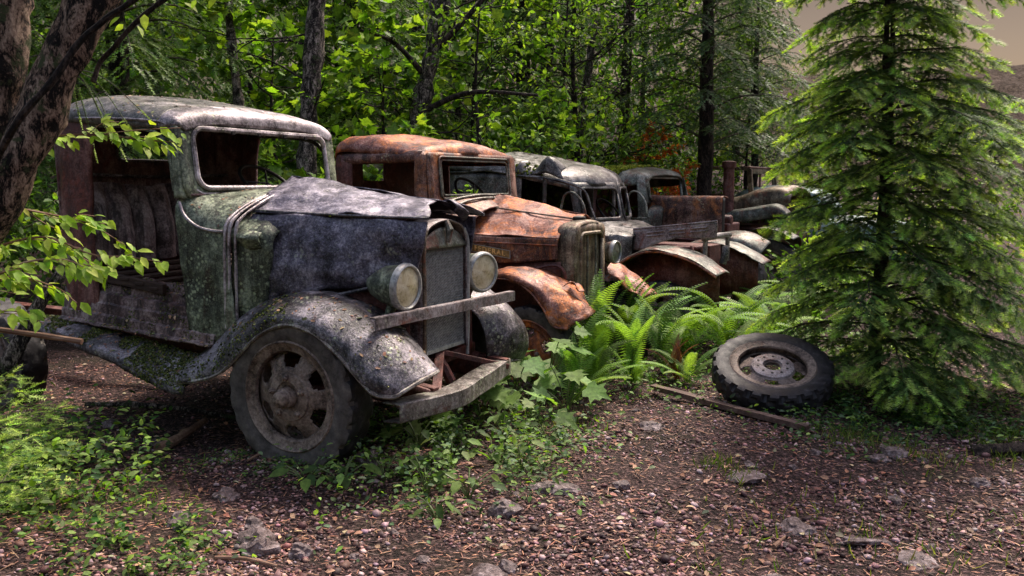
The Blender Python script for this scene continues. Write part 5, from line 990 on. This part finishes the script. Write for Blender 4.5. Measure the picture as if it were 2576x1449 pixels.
def bough(P, n, size, cols, label=None, side=.045, rad=.0035, sub=3):
    m = MB(); C = cr(P, 40); m.tube(C, np.linspace(rad * 1.6, rad * .6, 40), 5); Q, D = [], []
    for b in range(sub):
        i = rng.integers(6, 30); e = C[i] + (C[min(39, i + 8)] - C[i]) * 1.1 + rng.normal(size=3) * .05 * (1, .6, .6); K = cr([tuple(C[i]), tuple((C[i] + e) / 2 + rng.normal(size=3) * .01), tuple(e)], 10); m.tube(K, rad * .5, 4)
        for q in K[3:]: Q.append(q); D.append((e - C[i]) / np.linalg.norm(e - C[i]))
    for k in range(n):
        i = rng.integers(4, 40); Q.append(C[i]); t = C[min(39, i + 1)] - C[i - 1]; D.append(t / np.linalg.norm(t))
    Q, D = np.array(Q), np.array(D); sd = np.where(rng.random(len(Q)) < .5, -1, 1)[:, None] * np.array([[.15, .35, 0]]) ; D2 = D * .7 + sd + np.stack([rng.normal(size=len(Q)) * .3, rng.normal(size=len(Q)) * .3, -.65 + rng.normal(size=len(Q)) * .35], 1)
    Q = Q + rng.normal(size=Q.shape) * .012
    return m, Q, D2
allP, allD = [], []; mm = MB()
for P_, n, sub in (([(-2.02, 3.05, 1.49), (-1.84, 3.14, 1.57), (-1.71, 3.14, 1.61), (-1.52, 3.15, 1.62), (-1.37, 3.14, 1.60), (-1.22, 3.14, 1.59)], 62, 4), ([(-1.95, 2.99, 1.18), (-1.83, 3.0, 1.22), (-1.66, 3.0, 1.25), (-1.5, 2.99, 1.19), (-1.37, 2.99, 1.18), (-1.24, 2.99, 1.16)], 50, 5),
                   ([(-1.95, 2.88, 1.07), (-1.77, 2.88, 1.13), (-1.68, 2.89, 1.17), (-1.57, 2.89, 1.18), (-1.42, 2.89, 1.15)], 46, 5), ([(-1.9, 2.76, .93), (-1.75, 2.77, 1.0), (-1.66, 2.77, 1.02), (-1.57, 2.77, .98)], 14, 2), ([(-1.95, 3.2, 1.36), (-1.8, 3.3, 1.32), (-1.65, 3.3, 1.28), (-1.52, 3.3, 1.20)], 26, 4), ([(-2.0, 3.0, .98), (-1.85, 3.05, 1.10), (-1.7, 3.1, 1.06), (-1.62, 3.1, 1.0)], 22, 4)):
    b, Q, D = bough(rel(P_, o_), n, .05, None, sub=sub); mm.add(b.v, b.f); allP.append(Q); allD.append(D)
for p in ((-1.35, 2.99, 2.01), (-1.29, 2.99, 1.98), (-1.34, 2.99, 1.985), (-1.13, 3.0, 2.06), (-1.09, 3.0, 2.07), (-1.27, 3.0, 2.02), (-1.02, 3.0, 2.08)): allP.append(np.array([p]) - o_); allD.append(np.array([[rng.normal() * .6, -.2, -.6]]))
mm.build('twigs', 'stick', LTr); Q, D = np.vstack(allP), np.vstack(allD)
scatter('foliage', OV_V, OV_F, Q, frames(D, np.tile([.2, -.6, 1.], (len(Q), 1)) + rng.normal(size=Q.shape) * .4), .052 * rng.uniform(.6, 1.25, len(Q)), tones(len(Q), [(.32, .46, .05), (.42, .54, .09), (.22, .36, .04)], .15), 'leaf', LTr)
# overhead crown of the leaning tree (above the frame: it shades the left foreground)
n = 2600; Q = rng.normal(size=(n, 3)) * (1.0, .8, .35) + (-2.3, 2.2, 3.5); D = rng.normal(size=(n, 3)); D[:, 2] -= .5
scatter('crown', OV_V, OV_F, Q - o_, frames(D, np.tile([0, 0, 1.], (n, 1)) + rng.normal(size=Q.shape) * .5), .075 * rng.uniform(.6, 1.2, n), tones(n, GREEN['lime']), 'leaf', LTr)
# hanging spruce sprays
HS = thing('hanging_spruce_bough', 'small spruce bough with bright tips hanging in front of the grey roof corner', 'branch', (-1.95, 3.72, 1.95)); m = MB(); P_, D_, T_ = [], [], []
for e in ((.17, -.04, -.18), (.30, -.05, -.26), (.14, -.03, -.36), (.26, -.04, -.36), (.20, -.03, -.28), (.36, -.05, -.20), (.08, -.02, -.22)):
    K = cr([(0, 0, 0), (e[0] * .55, e[1] * .5, e[2] * .3), e], 12); m.tube(K, .002, 4)
    for i in range(3, 12): P_.append(K[i]); D_.append(K[min(11, i + 1)] - K[i - 1]); T_.append(i > 9)
m.build('twigs', 'twig', HS); P_, D_, T_ = np.array(P_), np.array(D_), np.array(T_); c = tones(len(P_), GREEN['mid']); c[T_] = GREEN['tip'][0]
scatter('needles', *SPR, P_, frames(D_), .62 * np.ones(len(P_)), c, 'needle', HS)
def stick(label, P, r, mat='stick', name='stick', cat='stick', group=None, seg=10):
    P = np.array(P, float); t = thing(name, label, cat, tuple(P[0]), 0, group); m = MB(); C = cr(P - P[0], seg); m.tube(C, np.linspace(r, r * .7, seg) * (1 + .12 * rng.normal(size=seg)), 8)
    m.build('wood', mat, t, dent=(r * .3, 18, 2)); return t
def gz(x, y, dz=0): return (x, y, G0(x, y) + dz)
stick('pale broken stick jutting in from the left edge above the running board', [(-2.1, 2.9, .98), (-1.77, 2.86, .94), (-1.63, 2.86, .92), (-1.48, 2.85, .90)], .013)
stick('dark leaning log propped beside the rear of the grey truck', [gz(-3.05, 4.40, -.05), (-2.84, 4.49, .30), (-2.71, 4.52, .54), (-2.56, 4.56, .82), (-2.40, 4.62, 1.05)], .05, 'bark_spot', 'log', 'log')
stick('thick broken branch lying on the ground left of the front tyre', [gz(-1.92, 4.42, .03), gz(-1.86, 4.63, .04), gz(-1.81, 4.83, .06)], .028, 'stick')
stick('long grey root running under the running board', [gz(-2.7, 5.2, .04), gz(-2.2, 5.15, .05), gz(-1.75, 5.0, .04), gz(-1.4, 4.9, .03)], .018, 'bark_spot', 'branch', 'branch')
stick('thin red twig reaching from the ground to the wheel rim', [gz(-1.35, 4.15, .01), gz(-1.22, 4.3, .06), (-1.13, 4.33, .20), (-1.10, 4.33, .34)], .007)
stick('dark rotten log at the right edge of the gravel', [gz(2.50, 4.42, .0), gz(2.62, 4.38, .03), gz(2.9, 4.28, .03), gz(3.3, 4.1, .03)], .042, 'bark_dark', 'log', 'log')
stick('orange stick lying at the bottom left beside the pale rocks', [gz(-1.12, 3.02, .015), gz(-1.0, 3.03, .02), gz(-.88, 3.0, .015)], .009)
stick('short pale stick on the gravel at the lower right', [gz(1.05, 3.22, .015), gz(1.12, 3.30, .02)], .010)
# ================================================================ stones and litter
def chip_t(seed, flat=.5):
    bm = bmesh.new(); bmesh.ops.create_icosphere(bm, subdivisions=1, radius=1); r_ = random.Random(seed)
    for v in bm.verts: v.co = Vector((v.co.x * r_.uniform(.6, 1.2), v.co.y * r_.uniform(.6, 1.2), v.co.z * flat * r_.uniform(.6, 1.2)))
    bmesh.ops.triangulate(bm, faces=bm.faces[:]); bm.verts.index_update(); V = [tuple(v.co) for v in bm.verts]; F = [tuple(v.index for v in f.verts) for f in bm.faces]; bm.free(); return V, F
cols_g = [(.33, .20, .185), (.22, .12, .11), (.08, .04, .036), (.46, .32, .30), (.30, .17, .15), (.04, .02, .02), (.34, .25, .26), (.20, .09, .075), (.06, .03, .028), (.12, .06, .05)]
def off_trucks(P): return ~((P[:, 0] < -1.2) & (P[:, 1] > 4.9))
for q in range(4):
    n = 17000; y = 2.6 + 6.2 * rng.random(n) ** 1.35; x = rng.uniform(-1, 1, n) * (.62 * y + .4); P = np.stack([x, y, np.zeros(n)], 1)
    dens = np.array([noise.noise(Vector((a, b, 0)) * 1.6) + .5 * noise.noise(Vector((a, b, 5)) * 4) for a, b in zip(x, y)]); k = (rng.random(n) < .62 + 1.5 * dens) & ~((x < -1.6) & (rng.random(n) < .6)); P = P[k]; s = np.exp(rng.normal(-4.9, .45, len(P))); s = np.clip(s, .004, .028); P[:, 2] = hgt(P[:, 0], P[:, 1]) + s * .25
    D = rng.normal(size=P.shape); D[:, 2] *= .2; V_, F_ = chip_t(q, .35 + .08 * q)
    o = scatter('gravel', V_, F_, P, frames(D, np.tile([0, 0, 1.], (len(P), 1)) + rng.normal(size=P.shape) * .35), s, tones(len(P), cols_g, .3), 'chip'); o['kind'] = 'stuff'
n = 15000; y = 2.6 + 4.2 * rng.random(n) ** 1.2; x = rng.uniform(-1, 1, n) * (.62 * y + .3); P = np.stack([x, y, hgt(x, y) + .006], 1); D = rng.normal(size=P.shape); D[:, 2] *= .12
LV = [(-.06, -.5, 0), (.06, -.5, 0), (.05, .5, .02), (-.05, .5, .02), (0, 0, .09)]; LF = [(0, 1, 4), (1, 2, 4), (2, 3, 4), (3, 0, 4)]
L_ = np.exp(rng.normal(-3.7, .45, n)); s3 = np.stack([np.full(n, .028), L_, np.full(n, .03)], 1)
o = scatter('twig_litter', LV, LF, P, frames(D, np.tile([0, 0, 1.], (n, 1))), s3, tones(n, [(.34, .17, .10), (.18, .09, .06), (.46, .27, .17), (.08, .045, .035), (.28, .12, .07)], .25), 'chip'); o['kind'] = 'stuff'
n = 1300; y = 2.7 + 4 * rng.random(n); x = rng.uniform(-1, 1, n) * (.62 * y); P = np.stack([x, y, hgt(x, y) + .012], 1); D = rng.normal(size=P.shape); D[:, 2] *= .15
o = scatter('dead_leaves', OV_V, OV_F, P, frames(D, np.tile([0, 0, 1.], (n, 1)) + rng.normal(size=P.shape) * .4), .035 * rng.uniform(.5, 1.3, n), tones(n, [(.30, .14, .08), (.40, .24, .14), (.16, .07, .05), (.36, .33, .18)], .25), 'chip'); o['kind'] = 'stuff'
def rock(label, x, y, r, fl=.5, rz=0, sharp=True, asp=1.):
    bm = bmesh.new(); bmesh.ops.create_icosphere(bm, subdivisions=3, radius=1); sd = rng.random() * 50
    for v in bm.verts:
        p = v.co.copy(); k = 1 + .45 * noise.noise(p * 1.1 + Vector((sd, 0, 0))) + .14 * noise.noise(p * 3.4 + Vector((0, sd, 0)))
        p = p * k; p = Vector((round(p.x * 3.2) / 3.2 * .55 + p.x * .45, round(p.y * 3.2) / 3.2 * .55 + p.y * .45, round(p.z * 2.5) / 2.5 * .5 + p.z * .5)); v.co = Vector((p.x * r * asp, p.y * r, p.z * r * fl))
    me = bpy.data.meshes.new('rock'); bm.to_mesh(me); bm.free(); me.materials.append(M['rock']); me.polygons.foreach_set('use_smooth', [True] * len(me.polygons)); me.set_sharp_from_angle(angle=R(28))
    o = bpy.data.objects.new('rock', me); S.collection.objects.link(o); o.location = (x, y, G0(x, y) + r * fl * .10); o.rotation_euler = (rng.normal() * .12, rng.normal() * .12, rz); tag(o, label, 'rock', 'larger rocks on the gravel'); return o
for a in (('pale flat angular rock near the middle of the path', .22, 3.82, .075, .42, .3, True, 1.5), ('rounded brown rock just left of the pale flat one', -.04, 3.56, .07, .6), ('bluish flat slab set in the path with grass beside it', 1.16, 4.03, .085, .3, 1.0, True, 1.1),
          ('light round boulder at the bottom left of the path', -1.02, 3.2, .085, .75), ('small pale rock right next to the bottom left boulder', -.84, 3.17, .05, .8), ('mossy grey stone behind the path centre near the plank', .82, 4.84, .07, .4), ('reddish stone at the right edge of the gravel', 2.03, 4.35, .07, .6),
          ('brown stone leaning on the reddish one at the right', 1.93, 4.28, .055, .5), ('white stone left of the front tyre foot', -1.33, 3.75, .06, .6), ('pale stone against the right side of the front tyre', -.72, 4.12, .065, .9), ('dark upright stone chip on the path', .52, 3.86, .035, 1.1), ('flat dark slab at the lower right', 1.42, 3.3, .06, .3, .4, True, 1.5), ('broad flat slab lowest at the right', 1.58, 3.12, .07, .3, 1.0, True, 1.3),
          ('reddish slab lower right of the short stick', 1.2, 3.42, .07, .35), ('tan stone on the right gravel near the rotten log', 2.25, 3.9, .045, .7), ('small round stone at the bottom edge centre', -.02, 2.98, .035, .9), ('grey rock cut by the bottom edge right of centre', .95, 2.9, .06, .4), ('brown rock at the bottom edge left of centre', -.08, 2.9, .07, .6),
          ('pink stone left of the bottom left boulder', -1.36, 3.28, .05, .8), ('pair stone behind the bottom left boulder', -1.1, 3.42, .045, .7), ('dull stone in the shade near the thick broken branch', -2.0, 4.6, .05, .5), ('dull stone under the running board', -2.4, 4.9, .055, .5)):
    rock(*a)
n = 260
for k in range(75):
    y = 2.75 + 3.2 * rng.random() ** 1.1; x = rng.uniform(-.55, .58) * y
    if x < -1.2: continue
    o = rock('small angular stone scattered on the path gravel', x, y, float(rng.uniform(.014, .034)), float(rng.uniform(.45, .8)), rng.random() * 6); o['group'] = 'small stones on the gravel'; o.name = 'small_stone'; o['category'] = 'stone'
# leaf litter lying on the grey truck
T1M = Matrix.Translation(T1.location) @ Matrix.Rotation(rzh(116.7), 4, 'Z'); LP, LN = [], []
for o, k in ((FEN[0], 260), (ROOF1, 300), (RB1, 700), (COWL, 260), (SILL1, 500)):
    P, N = sample(o, k, None, .55); LP.append(P + N * .006); LN.append(N)
LP, LN = np.vstack(LP), np.vstack(LN); d = np.cross(LN, rng.normal(size=LN.shape))
o = scatter('fallen_leaves', OV_V, OV_F, LP, frames(d, LN + rng.normal(size=LN.shape) * .3), .024 * rng.uniform(.4, 1.4, len(LP)), tones(len(LP), [(.26, .13, .07), (.12, .06, .04), (.34, .24, .12), (.10, .12, .04)], .25), 'chip'); o.matrix_world = T1M; o['kind'] = 'stuff'
# ---- moss and lichen growing on the trucks
mossy(FEN[0], 5200, T1, lambda p: p[0] < .0 + .1 * nf(p, 5) and (p[1] < -.72 or nf(p, 9, 3) > .12) and nf(p, 14) > -.18, -1, .009)
mossy(FEN[0], 2600, T1, lambda p: p[0] > .38 and p[1] < -.55 and nf(p, 10, 2) > .08, -1, .006)
mossy(SILL1, 3500, T1, lambda p: nf(p, 9, 5) > .05, -1, .008)
mossy(RB1, 9000, T1, lambda p: nf(p, 7, 1) > -.05 - .5 * (p[0] > -1.15), .1, .011)
mossy(ROOF1, 1800, T1, lambda p: p[1] < -.5 and nf(p, 6, 4) > .18, -1, .008)
mossy(ROOF4, 7000, T4, lambda p: p[0] < -1.38 + .15 * nf(p, 4) and abs(p[1]) < .64 and nf(p, 5, 3) > -.25, .2, .030, ((.36, .40, .05), (.46, .48, .08), (.18, .22, .03)))
mossy(VROOF, 9000, T3, lambda p: p[1] < -.58 and -2.1 < p[0] < -1.3 and nf(p, 4, 3) > .02, .0, .022, ((.20, .24, .04), (.30, .32, .07), (.10, .13, .03)))

# countless kinds: one object each
for nm in ('gravel', 'low_herbs'):
    L_ = [o for o in S.objects if o.name.split('.')[0] == nm]; bpy.ops.object.select_all(action='DESELECT')
    for o in L_: o.select_set(True)
    bpy.context.view_layer.objects.active = L_[0]; bpy.ops.object.join()
